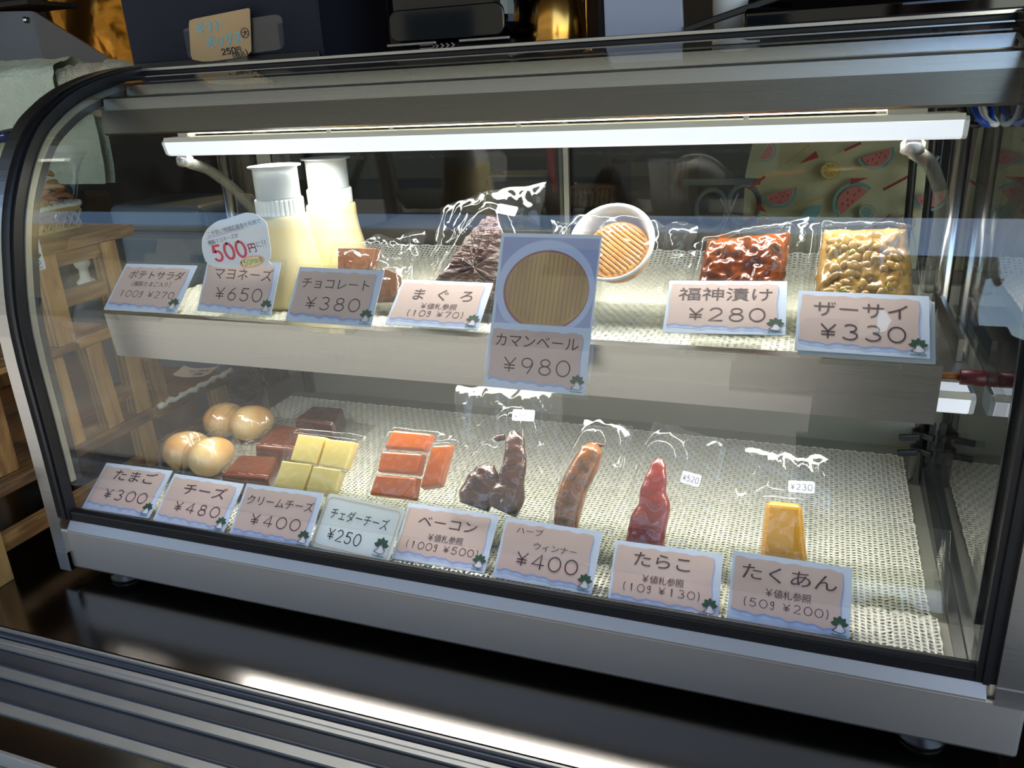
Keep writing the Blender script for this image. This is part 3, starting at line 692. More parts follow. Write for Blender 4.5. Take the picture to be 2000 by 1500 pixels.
# speech bubble sign on the mayonnaise card
PXX, PXY = Vector((.00059, 0, 0)), Vector((0, 0, -.00049))
S = 1 / 10.526
FB = Fr((.1853, .085, .3707), PXX * S, PXY * S, (0, -1, 0))
out = [(90, 920), (130, 700), (200, 580), (300, 460), (520, 320), (740, 265), (1060, 160), (1180, 155), (1290, 175), (1420, 270), (1475, 340), (1490, 420), (1490, 700), (1480, 960), (1420, 1100), (1380, 1190), (420, 1262), (160, 1180), (110, 1080)]
root = thing('speech_bubble_sign', 'white speech bubble sign with red handwritten 500円, above the ¥650 card', 'sign', FB(800, 1200))
m = MB(); sp_ = [(p.x, p.y) for p in smooth_path([(a_, b_, 0) for a_, b_ in out + [out[0]]], 3)][:-1]
m.prism([FB(a_, b_, -.0006) for a_, b_ in sp_], [FB(a_, b_, 0) for a_, b_ in sp_], M_paperwhite)
def ttext(s, x0, y0, x1, y1, hh, mat, sw=.09):
    L = math.hypot(x1 - x0, y1 - y0); e = ((x1 - x0) / L, (y1 - y0) / L); f = (e[1], -e[0])
    G = Fr(FB(x0, y0), FB.u * e[0] + FB.v * e[1], FB.u * f[0] + FB.v * f[1], FB.n)
    text(m, G, s, 0, L, 0, hh, mat, .0003, sw)
ttext('こが良い地域応援券を利用で', 255, 590, 1385, 300, 95, M_inkgrey); ttext('燻製マヨネーズが', 245, 770, 890, 590, 95, M_inkgrey)
ribbon(m, FB, [(245, 660), (1040, 435)], 12, M_violet, .00025); ribbon(m, FB, [(235, 690), (1030, 462)], 8, M_violet, .00025)
ttext('500', 290, 990, 1020, 850, 330, M_red, .15); ttext('円', 1040, 850, 1210, 820, 190, M_red); ttext('円', 1046, 853, 1214, 823, 184, M_red); ttext('に!!', 1215, 775, 1430, 735, 130, M_inkgrey)
el = lambda a_, b_: [(1085 + a_ * math.cos(R(t)) * .96 + b_ * math.sin(R(t)) * .26, 1118 - a_ * math.cos(R(t)) * .27 + b_ * math.sin(R(t))) for t in range(0, 360, 12)]
flat(m, FB, el(268, 112)[::-1], M_salmon, .00015); flat(m, FB, el(220, 78)[::-1], M_yel, .0002); ttext('150円お得', 830, 1180, 1300, 1060, 105, M_inkblack)
m.build('bubble_card', root)
MB().beam(FB(800, 1190, -.0012), (.222, .0985, .31), .004, .0008, M_acryl).build('support_tab', root)

# ------------------------------------------------------------------ food packs
A55 = R(55); LO = Fr((0, .066, .0690), (1, 0, 0), (0, math.cos(A55), math.sin(A55)), (0, -math.sin(A55), math.cos(A55)))
class FrLean(Fr):
    def __call__(s, a, b, c=0): return s.o + s.u * (a - b * max(0, .742 - a) * .34) + s.v * (b * 1.095) + s.n * c
A63 = R(51); UP = FrLean((0, .131, .2685), (1, 0, 0), (0, math.cos(A63), math.sin(A63)), (0, -math.sin(A63), math.cos(A63)))
def hseg(pts, rad, H, fall=.010):
    P = [Vector(p) for p in pts]
    def f(u_, v_):
        q = Vector((u_, v_)); best = 9
        for i in range(len(P) - 1):
            ab = P[i + 1] - P[i]; t = max(0, min(1, (q - P[i]).dot(ab) / ab.length_squared)); r = (rad[i] + (rad[i + 1] - rad[i]) * t) if isinstance(rad, list) else rad
            best = min(best, (q - P[i] - ab * t).length - r)
        return H * sm(1 - best / fall) if best > 0 else H
    return f
def hpoly(poly, H, fall=.010):
    P = [Vector(p) for p in poly]; n = len(P)
    def f(u_, v_):
        q = Vector((u_, v_)); ins = False; best = 9
        for i in range(n):
            a_, b_ = P[i], P[(i + 1) % n]; ab = b_ - a_; t = max(0, min(1, (q - a_).dot(ab) / ab.length_squared)); best = min(best, (q - a_ - ab * t).length)
            if (a_.y > q.y) != (b_.y > q.y) and q.x < (b_.x - a_.x) * (q.y - a_.y) / (b_.y - a_.y) + a_.x: ins = not ins
        return H if ins else H * sm(1 - best / fall)
    return f
def film(root, F, quad, hs, seed=0, nu=56, nv=56, wr=.0016, bend=None, mat=None, edge=.10, wob=.0015):
    """a sealed bag: front sheet shrunk over what it holds, flat back sheet, welded rim"""
    q = [Vector(p) for p in quad]; fr = []; bk = []
    for j in range(nv + 1):
        for i in range(nu + 1):
            s_, t_ = i / nu, j / nv
            P = (q[0] * (1 - s_) + q[1] * s_) * (1 - t_) + (q[3] * (1 - s_) + q[2] * s_) * t_
            e = min(s_, 1 - s_, t_, 1 - t_); k = sm(e / edge)
            wv = (1 - sm(e / .2)) * wob
            P = P + Vector((noise.noise((t_ * 5, seed, 1)), noise.noise((s_ * 5, seed, 4)))) * wv
            hh = max([f(P.x, P.y) for f in hs] + [0]) if hs else 0
            nz = noise.noise((P.x * 60, P.y * 60, seed)); rd = 1 - abs(noise.noise((P.x * 95, P.y * 75, seed + 9)))
            z = k * (hh + .0012 + wr * (.6 * nz + .9 * rd ** 3) * (1.0 if hh > .004 else 1.9))
            z = max(z, k * (hh + .0006))
            bd = (bend(P.x, P.y) if bend else 0) + .0012 * noise.noise((P.x * 25, P.y * 25, seed + 3)) * (1 if hh < .002 else .2) + .0012
            fr.append(F(P.x, P.y, bd + z)); bk.append(F(P.x, P.y, bd - .0003 - .0002 * k))
    n = nu + 1
    qd = [(j * n + i, j * n + i + 1, (j + 1) * n + i + 1, (j + 1) * n + i) for j in range(nv) for i in range(nu)]
    m = MB(); m.add(fr, qd, mat or M_film, True); m.add(bk, [f[::-1] for f in qd], mat or M_film, True)
    return m.build('vacuum_bag', root, label='clear plastic bag')
def block(root, name, F, poly, H, mat, bev=.003, c0=.0008, top=.94, label=None, wavy=0):
    n = len(poly); cx = sum(p[0] for p in poly) / n; cy = sum(p[1] for p in poly) / n
    m = MB().prism([F(a_, b_, c0) for a_, b_ in poly], [F(cx + (a_ - cx) * top, cy + (b_ - cy) * top, c0 + H) for a_, b_ in poly], mat)
    return m.build(name, root, bev, 4, label)
def sausage(root, name, F, pts, rad, mat, flatn=.8, wav=.0006, seed=1, c=None, label=None, n=20):
    P = smooth_path([Vector((a_, b_, 0)) for a_, b_ in pts], 7); N = len(P); rr = []
    k = len(rad) - 1
    for i in range(N):
        t = i / (N - 1) * k; j = min(int(t), k - 1); f = sm(t - j); rr.append(rad[j] * (1 - f) + rad[j + 1] * f)
    W_ = [F(p.x, p.y, (max(rad) * flatn + .0008) if c is None else c) for p in P]
    m = MB(); m.tube(W_, rr, mat, n, True, True, (1, flatn), up=F.n)
    m.v = [tuple(Vector(v_) + F.n * wav * noise.noise(Vector(v_) * 130) + F.u * wav * noise.noise(Vector(v_) * 100 + Vector((5, 5, seed)))) for v_ in m.v]
    return m.build(name, root, label=label)
def sticker(root, F, cx, cy, w_, h_, txt, rot=0, c=.012):
    e = Vector((math.cos(R(rot)), math.sin(R(rot)))); G = Fr(F(cx, cy, c), F.u * e.x + F.v * e.y, F.v * e.x - F.u * e.y, F.n)
    m = MB(); pl = rounded(w_, h_, .0015, 4, -w_ / 2, -h_ / 2); m.prism([G(a_, b_, -.0004) for a_, b_ in pl], [G(a_, b_, 0) for a_, b_ in pl], M_paperwhite)
    text(m, G, txt, -w_ * .44, w_ * .44, -h_ * .02, h_ * .52, M_inkgrey, .0003, .09)
    return m.build('price_sticker', root, label='white price sticker reading ' + txt)
FL = Fr((0, 0, .0640), (1, 0, 0), (0, 1, 0), (0, 0, 1))
# eggs
def egg_bag(label, centres, quad, seed):
    r0 = thing('smoked_egg_pack', label, 'egg pack', (centres[0][0], centres[0][1], .064), 'bags of smoked eggs')
    hs = []
    for k, (x, y, an) in enumerate(centres):
        m = MB(); a_, b_ = .0275, .0215
        def f(u_, v_, a_=a_, b_=b_, x=x, y=y, an=an):
            p = math.pi * v_; t = 2 * math.pi * u_; lx = -math.cos(p) * a_; rr = b_ * math.sin(p) * (1 + .12 * math.cos(p))
            ly, lz = rr * math.cos(t), rr * math.sin(t); c_, s_ = math.cos(R(an)), math.sin(R(an))
            return (x + lx * c_ - ly * s_, y + lx * s_ + ly * c_, .0645 + b_ + lz)
        m.grid(f, 28, 18, M_egg); m.build('smoked_egg', r0, weld=True)
        d = Vector((math.cos(R(an)), math.sin(R(an)))) * .012
        hs.append((lambda u_, v_, c0=Vector((x, y)) - d, c1=Vector((x, y)) + d: .0435 * max(0, 1 - (min((Vector((u_, v_)) - c0 - (c1 - c0) * t).length for t in (0, .25, .5, .75, 1)) / .0255) ** 2.4) ** .5))
    film(r0, FL, quad, hs, seed, wr=.0022, edge=.12, wob=.006, mat=M_film2)
egg_bag('front bag of two pale smoked eggs behind the ¥300 card', [(.0770, .131, 60), (.118, .124, 75)], [(.054, .070), (.160, .072), (.150, .168), (.055, .172)], 2)
egg_bag('rear bag of two smoked eggs by the left glass', [(.0610, .218, 70), (.1010, .219, 60)], [(.054, .175), (.138, .176), (.140, .285), (.054, .285)], 5)
# smoked cheese blocks, flat on the mat
def cheese(label, poly, quad, H, seed, mat):
    cx = sum(p[0] for p in poly) / 4; cy = sum(p[1] for p in poly) / 4
    r0 = thing('smoked_cheese_pack', label, 'cheese pack', (cx, cy, .064), 'packs of brown smoked cheese')
    block(r0, 'cheese_block', FL, poly, H, mat, .0035)
    film(r0, FL, quad, [hpoly(poly, H + .002, .012)], seed, wr=.0016, wob=.004)
cheese('rearmost brown smoked cheese block, right of the eggs', [(.152, .231), (.212, .228), (.196, .280), (.150, .277)], [(.145, .222), (.236, .212), (.232, .292), (.146, .292)], .026, 3, M_chz2)
cheese('middle brown smoked cheese block, largest of the three', [(.161, .142), (.214, .145), (.198, .203), (.148, .205)], [(.150, .134), (.228, .134), (.222, .212), (.143, .212)], .031, 4, M_chz)
cheese('front brown smoked cheese block just behind the ¥480 card', [(.164, .079), (.222, .086), (.197, .138), (.150, .131)], [(.152, .070), (.232, .074), (.222, .141), (.145, .140)], .025, 6, M_chz)
# leaning acrylic displays
for nm, F_, xs, s1, z0, yb, lab in (('lo', LO, (.235, .853), .062, .0648, .125, 'long clear acrylic display rest leaning behind the lower price cards'), ('up', UP, (.285, .822), .06, .2624, .2, 'clear acrylic display rest behind the upper price cards')):
    m = MB()
    m.prism([F_(xs[0], -.002, -.0032), F_(xs[1], -.002, -.0032), F_(xs[1], s1, -.0032), F_(xs[0], s1, -.0032)], [F_(xs[0], -.002, -.0010), F_(xs[1], -.002, -.0010), F_(xs[1], s1, -.0010), F_(xs[0], s1, -.0010)], M_acryl)
    q = F_(0, -.002, -.0032)
    m.box((xs[0], q.y - .002, z0), (xs[1], yb, z0 + .0018), M_acryl)
    q = F_(0, s1 * .9, -.0034)
    for x in (xs[0] + .004, (xs[0] + xs[1]) / 2, xs[1] - .004):
        m.prism([(x - .001, F_(0, .002, -.0034).y, z0 + .0018), (x - .001, yb - .003, z0 + .0018), (x - .001, q.y, q.z)], [(x + .001, F_(0, .002, -.0034).y, z0 + .0018), (x + .001, yb - .003, z0 + .0018), (x + .001, q.y, q.z)], M_acryl)
    tag(m.build('display_rest'), lab, 'display stand')
def pk(name, label, cat, F_, x): return thing(name, label, cat, F_(x, 0, 0))
# cream cheese slab of four
r0 = pk('cream_cheese_pack', 'pale yellow cream cheese pack of four squares leaning behind the ¥400 card', 'cheese pack', LO, .28)
for (a_, b_), (c_, d_) in (((.2560, .0490), (.2885, .0765)), ((.2900, .0475), (.3225, .0750)), ((.2440, .0200), (.2800, .0475)), ((.2815, .0185), (.3150, .0460))):
    dx = .0045; block(r0, 'cheese_square', LO, [(a_ - dx * .6, b_), (c_ - dx, b_ - .001), (c_, d_), (a_, d_)], .0105, M_cream_ch, .0012, top=.985)
film(r0, LO, [(.228, .012), (.328, .010), (.335, .086), (.240, .084)], [hpoly([(.243, .0185), (.314, .0175), (.323, .0760), (.254, .0765)], .012, .009)], 11, wr=.0009)
r0 = pk('cheddar_pack', 'pack of four orange cheddar pieces leaning behind the cheddar card', 'cheese pack', LO, .385)
CH = [[(.3550, .0712), (.4005, .0735), (.4045, .0920), (.3610, .0915)], [(.3525, .0480), (.3985, .0500), (.3995, .0718), (.3535, .0695)], [(.3490, .0250), (.3990, .0262), (.3985, .0485), (.3520, .0465)], [(.4015, .0370), (.4230, .0425), (.4270, .0845), (.4065, .0812)]]
for q in CH: block(r0, 'cheddar_piece', LO, q, .012, M_ched, .0025, top=.93)
film(r0, LO, [(.3405, .0165), (.4310, .0200), (.4315, .0965), (.3485, .0955)], [hpoly(q, .0135, .005) for q in CH], 12, wr=.0013)
r0 = pk('bacon_pack', 'tall bag of dark brown smoked bacon with a ¥550 sticker, lower row', 'bacon pack', LO, .48)
P1 = [(.4862, .1025), (.4890, .092), (.4915, .078), (.4920, .055), (.4895, .041), (.4860, .028)]
sausage(r0, 'bacon_piece', LO, P1, [.003, .0095, .0108, .0130, .0175, .0160], M_bacon, .62, .0016, 1)
P2 = [(.4690, .0690), (.4665, .060), (.4635, .0500), (.4610, .0390), (.459, .028)]
sausage(r0, 'bacon_piece', LO, P2, [.005, .0125, .0165, .0175, .0150], M_bacon, .6, .0018, 2)
sausage(r0, 'bacon_piece', LO, [(.478, .0962), (.4722, .0945), (.4655, .0925)], [.003, .0036, .001], M_bacon, .8, .0004, 3, c=.010, n=12)
film(r0, LO, [(.436, .004), (.535, .006), (.5300, .148), (.4215, .140)], [hseg(P1, .011, .0225, .012), hseg(P2, .014, .0225, .012)], 13, wr=.003, wob=.008, bend=lambda u_, v_: .30 * max(0, v_ - .092) - 3.2 * max(0, v_ - .115) ** 2 + .002 * math.sin(u_ * 180))
sticker(r0, LO, .4950, .1170, .0215, .0105, '¥550', 3, .0165)
r0 = pk('sausage_pack', 'vacuum bag with one curved brown herb sausage', 'sausage pack', LO, .55)
P3 = [(.5650, .0985), (.5625, .0900), (.5590, .0790), (.5525, .0600), (.5490, .0400), (.5490, .0150)]
sausage(r0, 'sausage', LO, P3, [.004, .0112, .0122, .0126, .0126, .010], M_saus, .9, .0009, 4)
MB().tube([LO(.5655, .0990, .011), LO(.5700, .0975, .011), LO(.5755, .0985, .010)], [.0022, .0018, .0006], M_chz2, 8).build('sausage_knot', r0)
film(r0, LO, [(.528, .005), (.587, .004), (.594, .120), (.548, .122)], [hseg(P3, .0105, .0245, .012)], 14, wr=.0022, wob=.005, bend=lambda u_, v_: .004 * math.sin(v_ * 55 + u_ * 30) * sm((v_ - .06) / .05))
r0 = pk('roe_pack', 'vacuum bag with dark red smoked cod roe and a ¥520 sticker', 'roe pack', LO, .62)
P4 = [(.6238, .0915), (.6232, .084), (.6224, .0720), (.6215, .0610), (.6235, .0480), (.6205, .0337), (.6195, .0100)]
sausage(r0, 'roe_sac', LO, P4, [.0024, .0066, .0096, .0115, .0143, .0163, .0166], M_tarako, .62, .0004, 5)
film(r0, LO, [(.580, .004), (.668, .003), (.6790, .114), (.6130, .126)], [hseg(P4, .0125, .0205, .012)], 15, wr=.0014, wob=.003, bend=lambda u_, v_: .004 * math.sin(v_ * 55 + u_ * 30) * sm((v_ - .06) / .05))
sticker(r0, LO, .6515, .0775, .0165, .0105, '¥520', -9, .0075)
r0 = pk('radish_pack', 'vacuum bag with a yellow pickled radish piece and a ¥230 sticker', 'radish pack', LO, .73)
PT = [(.7128, .004), (.7545, .003), (.7480, .0350), (.7425, .0680), (.7140, .0672)]
block(r0, 'radish_piece', LO, PT, .018, M_takuan, .005, top=.94)
film(r0, LO, [(.690, .004), (.7680, .005), (.7600, .108), (.6820, .111)], [hpoly(PT, .0205, .012)], 16, wr=.0022, wob=.005, bend=lambda u_, v_: .004 * math.sin(v_ * 55 + u_ * 30) * sm((v_ - .06) / .05))
sticker(r0, LO, .7410, .0812, .0205, .0098, '¥230', 3, .009)
# upper shelf
r0 = pk('tuna_pack', 'vacuum bag with a dark brown smoked tuna wedge and a ¥550 sticker, upper shelf', 'tuna pack', UP, .45)
PT = [(.3970, -.002), (.4790, -.002), (.4740, .0320), (.4710, .0670), (.4640, .0840), (.4570, .0860), (.4500, .0820), (.4350, .0640), (.4140, .0290)]
o_ = MB(); PTc = (.447, .035)
def tz(a_, b_): return .012 + .0013 * math.sin((a_ * .5 + b_) * 1100 + 3 * noise.noise((a_ * 60, b_ * 60, 2)))
rings = [(1.0, .0008), (1.0, .008), (.96, None), (.8, None), (.6, None), (.4, None), (.2, None), (.02, None)]
vs = []; nP = 0; PD = []
for i in range(len(PT)):
    a_, b_ = Vector(PT[i]), Vector(PT[(i + 1) % len(PT)])
    for k in range(6): PD.append(a_ + (b_ - a_) * k / 6)
nP = len(PD)
for sc_, z_ in rings:
    for p_ in PD:
        a_, b_ = PTc[0] + (p_.x - PTc[0]) * sc_, PTc[1] + (p_.y - PTc[1]) * sc_; vs.append(UP(a_, b_, tz(a_, b_) if z_ is None else z_))
o_.add(vs, [(i * nP + k, i * nP + (k + 1) % nP, (i + 1) * nP + (k + 1) % nP, (i + 1) * nP + k) for i in range(len(rings) - 1) for k in range(nP)], M_tuna, True)
o_.build('tuna_wedge', r0)
film(r0, UP, [(.388, .000), (.486, .000), (.5060, .118), (.4010, .096)], [hpoly(PT, .0145, .010)], 21, wr=.0018, wob=.004, bend=lambda u_, v_: .004 * math.sin(u_ * 60) + .32 * max(0, v_ - .080))
sticker(r0, UP, .4735, .0880, .0205, .0098, '¥550', -11, .0150)
r0 = pk('camembert_pack', 'round cheese with a ridged golden top in a white dish inside a bag', 'cheese pack', UP, .575)
DC = (.5745, .0560)
DF = Fr(UP(DC[0], DC[1], .002), UP.u, UP.v, UP.n)
m = MB(); NP = 48
prof = [(.024, 0), (.029, .002), (.0325, .012), (.0345, .019), (.0372, .0195), (.0375, .0212), (.0350, .0212), (.0330, .018), (.0308, .010), (.0275, .0035), (.001, .003)]
vs = [DF(r_ * math.cos(2 * math.pi * k / NP), r_ * math.sin(2 * math.pi * k / NP), z_) for r_, z_ in prof for k in range(NP)]
m.add(vs, [(i * NP + k, i * NP + (k + 1) % NP, (i + 1) * NP + (k + 1) % NP, (i + 1) * NP + k) for i in range(len(prof) - 1) for k in range(NP)] + [tuple(range(NP))[::-1]], M_white, True)
m.build('dish', r0)
def camz(a_, b_):
    rr = math.hypot(a_, b_) / .0275
    return .0150 - .0014 * (abs(math.sin((a_ * .60 + b_ * .8) * 820)) < .38) * (rr < .92) - .006 * max(0, rr - .86) * 3
m = MB()
m.grid(lambda u_, v_: DF(.004 + .0275 * max(v_, .001) * math.cos(2 * math.pi * u_), -.0035 + .0275 * v_ * math.sin(2 * math.pi * u_), camz(.0275 * v_ * math.cos(2 * math.pi * u_), .0275 * v_ * math.sin(2 * math.pi * u_))), 120, 60, M_cam)
m.grid(lambda u_, v_: DF(.004 + .0275 * math.cos(2 * math.pi * u_), -.0035 + .0275 * math.sin(2 * math.pi * u_), .0036 + v_ * .0090), 60, 2, M_cam)
m.build('cheese_wheel', r0)
film(r0, UP, [(.522, -.001), (.6250, -.001), (.6420, .082), (.5115, .086)], [hseg([DC, (DC[0] + .0001, DC[1])], .0385, .0245, .012)], 22, wr=.0030, wob=.008, mat=M_film2)
r0 = pk('red_pickle_pack', 'vacuum bag of orange-brown mixed pickles on the upper shelf', 'pickle pack', UP, .685)
def pickles(root, name, F_, quad, H, mat, seed, extra=None):
    q = [Vector(p) for p in quad]; m = MB()
    def fn(s_, t_, top=True):
        P = (q[0] * (1 - s_) + q[1] * s_) * (1 - t_) + (q[3] * (1 - s_) + q[2] * s_) * t_
        e = min(s_, 1 - s_, t_, 1 - t_); k = math.sqrt(max(0, 1 - (1 - min(1, e / .16)) ** 2))
        P = P + Vector((noise.noise((t_ * 7, seed, 0)), noise.noise((s_ * 7, 3, seed)))) * .0022 * (1 - k)
        return F_(P.x, P.y, .001 + k * (H + .0034 * noise.noise((P.x * 110, P.y * 110, seed)) + .0020 * noise.noise((P.x * 230, P.y * 230, seed + 5))))
    m.grid(fn, 60, 44, mat); m.grid(lambda s_, t_: F_(*((q[1] * (1 - s_) + q[0] * s_) * (1 - t_) + (q[2] * (1 - s_) + q[3] * s_) * t_), .0008), 6, 6, mat)
    return m.build(name, root)
QF = [(.6440, .006), (.7140, .010), (.7170, .0760), (.6510, .0670)]
pickles(r0, 'pickles', UP, QF, .014, M_fuku, 3)
film(r0, UP, [(.636, .002), (.7240, .004), (.7300, .0910), (.6360, .0650)], [hpoly(QF, .0172, .007)], 23, wr=.0020, wob=.003)
r0 = pk('yellow_pickle_pack', 'vacuum bag of pale yellow pickled stems at the right of the upper shelf', 'pickle pack', UP, .775)
QZ = [(.7370, -.002), (.8150, -.002), (.8040, .0800), (.7415, .0780)]
pickles(r0, 'pickles', UP, QZ, .014, M_zasai, 8)
mm = MB(); rr_ = random.Random(4)
for i in range(70):
    a_ = rr_.uniform(.750, .798); b_ = rr_.uniform(.006, .066); t_ = rr_.uniform(0, 3.14); L_ = rr_.uniform(.004, .009)
    mm.tube([UP(a_ - L_ * math.cos(t_), b_ - L_ * math.sin(t_), .0135), UP(a_, b_, .0152), UP(a_ + L_ * math.cos(t_), b_ + L_ * math.sin(t_), .0135)], [.0022, rr_.uniform(.003, .0048), .0022], M_zasai if i % 9 else M_green, 6, flat=(1, .5), up=UP.n)
mm.build('pickle_slices', r0)
film(r0, UP, [(.729, -.001), (.8350, -.001), (.8090, .0850), (.7305, .0850)], [hpoly(QZ, .0185, .007)], 24, wr=.0022, wob=.004)
r0 = pk('chocolate_pack', 'small bag of broken brown chocolate pieces behind the ¥380 card', 'chocolate pack', UP, .34)
for q in ([(.303, .018), (.340, .020), (.344, .054), (.298, .053)], [(.346, .002), (.374, .004), (.369, .030), (.350, .036)], [(.312, -.001), (.343, .000), (.340, .0165), (.310, .0155)]): block(r0, 'chocolate_piece', UP, q, .009, M_choc, .0015, top=.9)
film(r0, UP, [(.288, -.001), (.3880, -.001), (.3880, .0730), (.2880, .0590)], [hpoly([(.303, .018), (.340, .020), (.344, .054), (.298, .053)], .012, .012), hpoly([(.346, .002), (.374, .004), (.369, .030), (.350, .036)], .012, .012)], 25, wr=.0040, wob=.007, mat=M_film2)
# mayonnaise bottles
def bottle(label, x, y, z, k=1.0):
    r0 = thing('mayonnaise_bottle', label, 'bottle', (x, y, z), 'mayonnaise bottles')
    MB().lathe([(.0320, 0), (.0345, .002), (.0352, .008), (.0350, .022), (.0338, .034), (.0305, .050), (.0275, .064), (.0262, .076), (.0262, .086), (.0255, .0885), (.0225, .0900)], (x, y, z), M_mayo, 48).build('bottle_body', r0)
    MB().lathe([(.0228, .0898), (.0234, .0905), (.0236, .1040), (.0226, .1052)], (x, y, z), M_white, 96, flute=lambda i: 1.0 if i % 3 else .968, smooth=False).build('ribbed_collar', r0)
    MB().lathe([(.0218, .1052), (.0214, .107), (.0214, .1335), (.0222, .1345), (.0252, .1350), (.0254, .1362), (.0220, .1366), (.0195, .1355), (.017, .1340), (.0001, .1338)], (x, y, z), M_capclear, 48).build('cap', r0)
bottle('front cream-coloured mayonnaise bottle with white cap', .238, .150, .2628)
bottle('rear cream-coloured mayonnaise bottle partly hidden by the lamp', .249, .2235, .2628)
# ------------------------------------------------------------------ wooden step stand to the left of the case
ws = thing('step_display_stand', 'rustic brown wooden step stand standing left of the glass case', 'display stand', (-.2, .15, -.015))
def plank(y0, y1, z0, z1, x0, x1, m=M_bread, name='plank'): MB().box((x0, y0, z0), (x1, y1, z1), m).build(name, ws, .0018)
def sleg(y0, z0, y1, z1, x, wy=.023, wx=.018, m=M_breadV): MB().beam((x - wx / 2, y0, z0), (x - wx / 2, y1, z1), wx, wy, m, (0, 1, 0)).build('leg', ws, .0012)
XR = -.046
plank(.100, .242, .3105, .3240, -.36, XR); plank(.062, .128, .2000, .2080, -.36, XR); plank(.128, .188, .1985, .2120, -.36, XR - .004)
plank(-.055, .218, .0790, .0925, -.36, XR, M_wood2); plank(.220, .372, .0740, .0880, -.36, XR - .006, M_wood2)
for x in (XR - .004, -.335):
    sleg(.117, .312, .117, .2085, x); sleg(.203, .312, .203, .0930, x); sleg(.150, .1985, .157, .0925, x); sleg(.095, .2000, .098, .0925, x); sleg(.236, .154, .240, .0885, x - .003)
    sleg(-.030, .0785, -.030, -.015, x); sleg(.200, .0785, .200, -.015, x); sleg(.345, .0735, .345, -.015, x); sleg(.020, .2000, .018, .0925, x - .012)
    for y0, y1, z0, z1 in ((.130, .192, .248, .266), (.130, .192, .294, .309), (.169, .225, .115, .132), (-.018, .188, .016, .034), (.213, .333, .02, .038)):
        MB().box((x - .018, y0, z0), (x - .004, y1, z1), M_bread).build('rail', ws, .001)
plank(.012, .062, .2000, .2070, -.34, XR - .012)
lc = MB(); lc.tube([(XR - .002 + .002 * math.sin(i * 1.3), .222 + .148 * i / 24, .0905 + .0012 * math.sin(i * 2.1)) for i in range(25)], [.0035 + .0012 * math.sin(i * 1.9) for i in range(25)], M_lace, 8)
tag(lc.build('lace_trim'), 'strip of white lace along the rear plank edge of the wooden stand', 'lace')
r0 = thing('wicker_basket', 'small pale wicker basket with lace rim on top of the wooden stand', 'basket', (-.125, .185, .3245))
m = MB()
def bsk(z, k): return [(-.130 + k * .036 * (-1, 1, 1, -1)[i], .183 + k * .031 * (-1, -1, 1, 1)[i], z) for i in range(4)]
for z0, z1, k in ((.3248, .328, .93), (.3445, .3505, 1.0)):
    a_, b_ = bsk(z0, k), bsk(z1, k + .01); ai, bi = bsk(z0, k - .05), bsk(z1, k - .05)
    for i in range(4): m.prism([a_[i], a_[(i + 1) % 4], ai[(i + 1) % 4], ai[i]], [b_[i], b_[(i + 1) % 4], bi[(i + 1) % 4], bi[i]], M_basket)
m.prism(bsk(.3247, .92), bsk(.3262, .92), M_basket)
for i in range(4):
    a_, b_ = [Vector(q) for q in (bsk(.327, .94)[i], bsk(.327, .94)[(i + 1) % 4])]; c_, d_ = [Vector(q) for q in (bsk(.346, 1.0)[i], bsk(.346, 1.0)[(i + 1) % 4])]
    for k in range(6):
        t = k / 6; m.beam(a_ + (b_ - a_) * t, c_ + (d_ - c_) * (t + 1 / 6), .0035, .0012, M_basket); m.beam(a_ + (b_ - a_) * (t + 1 / 6), c_ + (d_ - c_) * t, .0035, .0012, M_basket)
m.build('basket_weave', r0)
m = MB(); P = bsk(.3525, 1.0); rim = smooth_path([Vector(P[0]).lerp(Vector(P[1]), t) for t in (0, .33, .66)] + [Vector(P[1]).lerp(Vector(P[2]), t) for t in (0, .5)] + [Vector(P[2]).lerp(Vector(P[3]), t) for t in (0, .33, .66)] + [Vector(P[3]).lerp(Vector(P[0]), t) for t in (0, .5, 1)], 8)
m.tube([p + Vector((0, 0, .0012 * (i % 2))) for i, p in enumerate(rim)], [.0028 + .0012 * (i % 2) for i in range(len(rim))], M_lace, 7); m.build('lace_rim', r0)
r0 = thing('cracker_bag', 'clear bag of brown and pale crackers standing in the wicker basket', 'snack bag', (-.125, .19, .3275), None)
rr_ = random.Random(9)
for i in range(22):
    x = -.128 + rr_.uniform(-.024, .030); y = .190 + rr_.uniform(-.022, .034); z = .340 + rr_.uniform(0, .046); t = rr_.uniform(0, 3.1); L = rr_.uniform(.010, .017)
    MB().tube(smooth_path([(x - L * math.cos(t) * .5, y - L * math.sin(t), z), (x, y, z + .003), (x + L * math.cos(t) * .5, y + L * math.sin(t), z + rr_.uniform(-.003, .005))], 3), [.002, .0045, .0058, .0062, .0058, .0045, .002], (M_crust, M_crust, M_nut)[i % 3], 9, flat=(1, .6)).build('cracker', r0)
m = MB()
def cb(u_, v_):
    a = 2 * math.pi * u_; k = 1 - .75 * sm((v_ - .45) / .55) if True else 1
    return (-.128 + .034 * math.cos(a) * (1 - .1 * v_), .190 + .034 * k * math.sin(a) + .055 * v_ ** 2, .3275 + .082 * v_ + .002 * math.sin(a * 5) * (1 - v_) + .003 * noise.noise((a, v_ * 4, 2)))
m.grid(cb, 40, 20, M_film2); m.build('clear_bag', r0)
hc = thing('hanging_price_card', 'small printed card with green leaf logo hung on the left front of the wooden stand', 'price card', (-.033, .087, .30))
G = Fr((-.034, .075, .3005), (.0045, 1, 0), (-.005, .004, 1), (1, 0, 0)); m = MB(); slab(m, G, rounded(.024, .052, .001, 2), .0006, M_paper); flat(m, G, [(.001, .018), (.021, .016), (.0215, .05), (.001, .05)], M_patch, .0002); logo(m, G, .0125, .0115, .015); m.build('printed_card', hc)
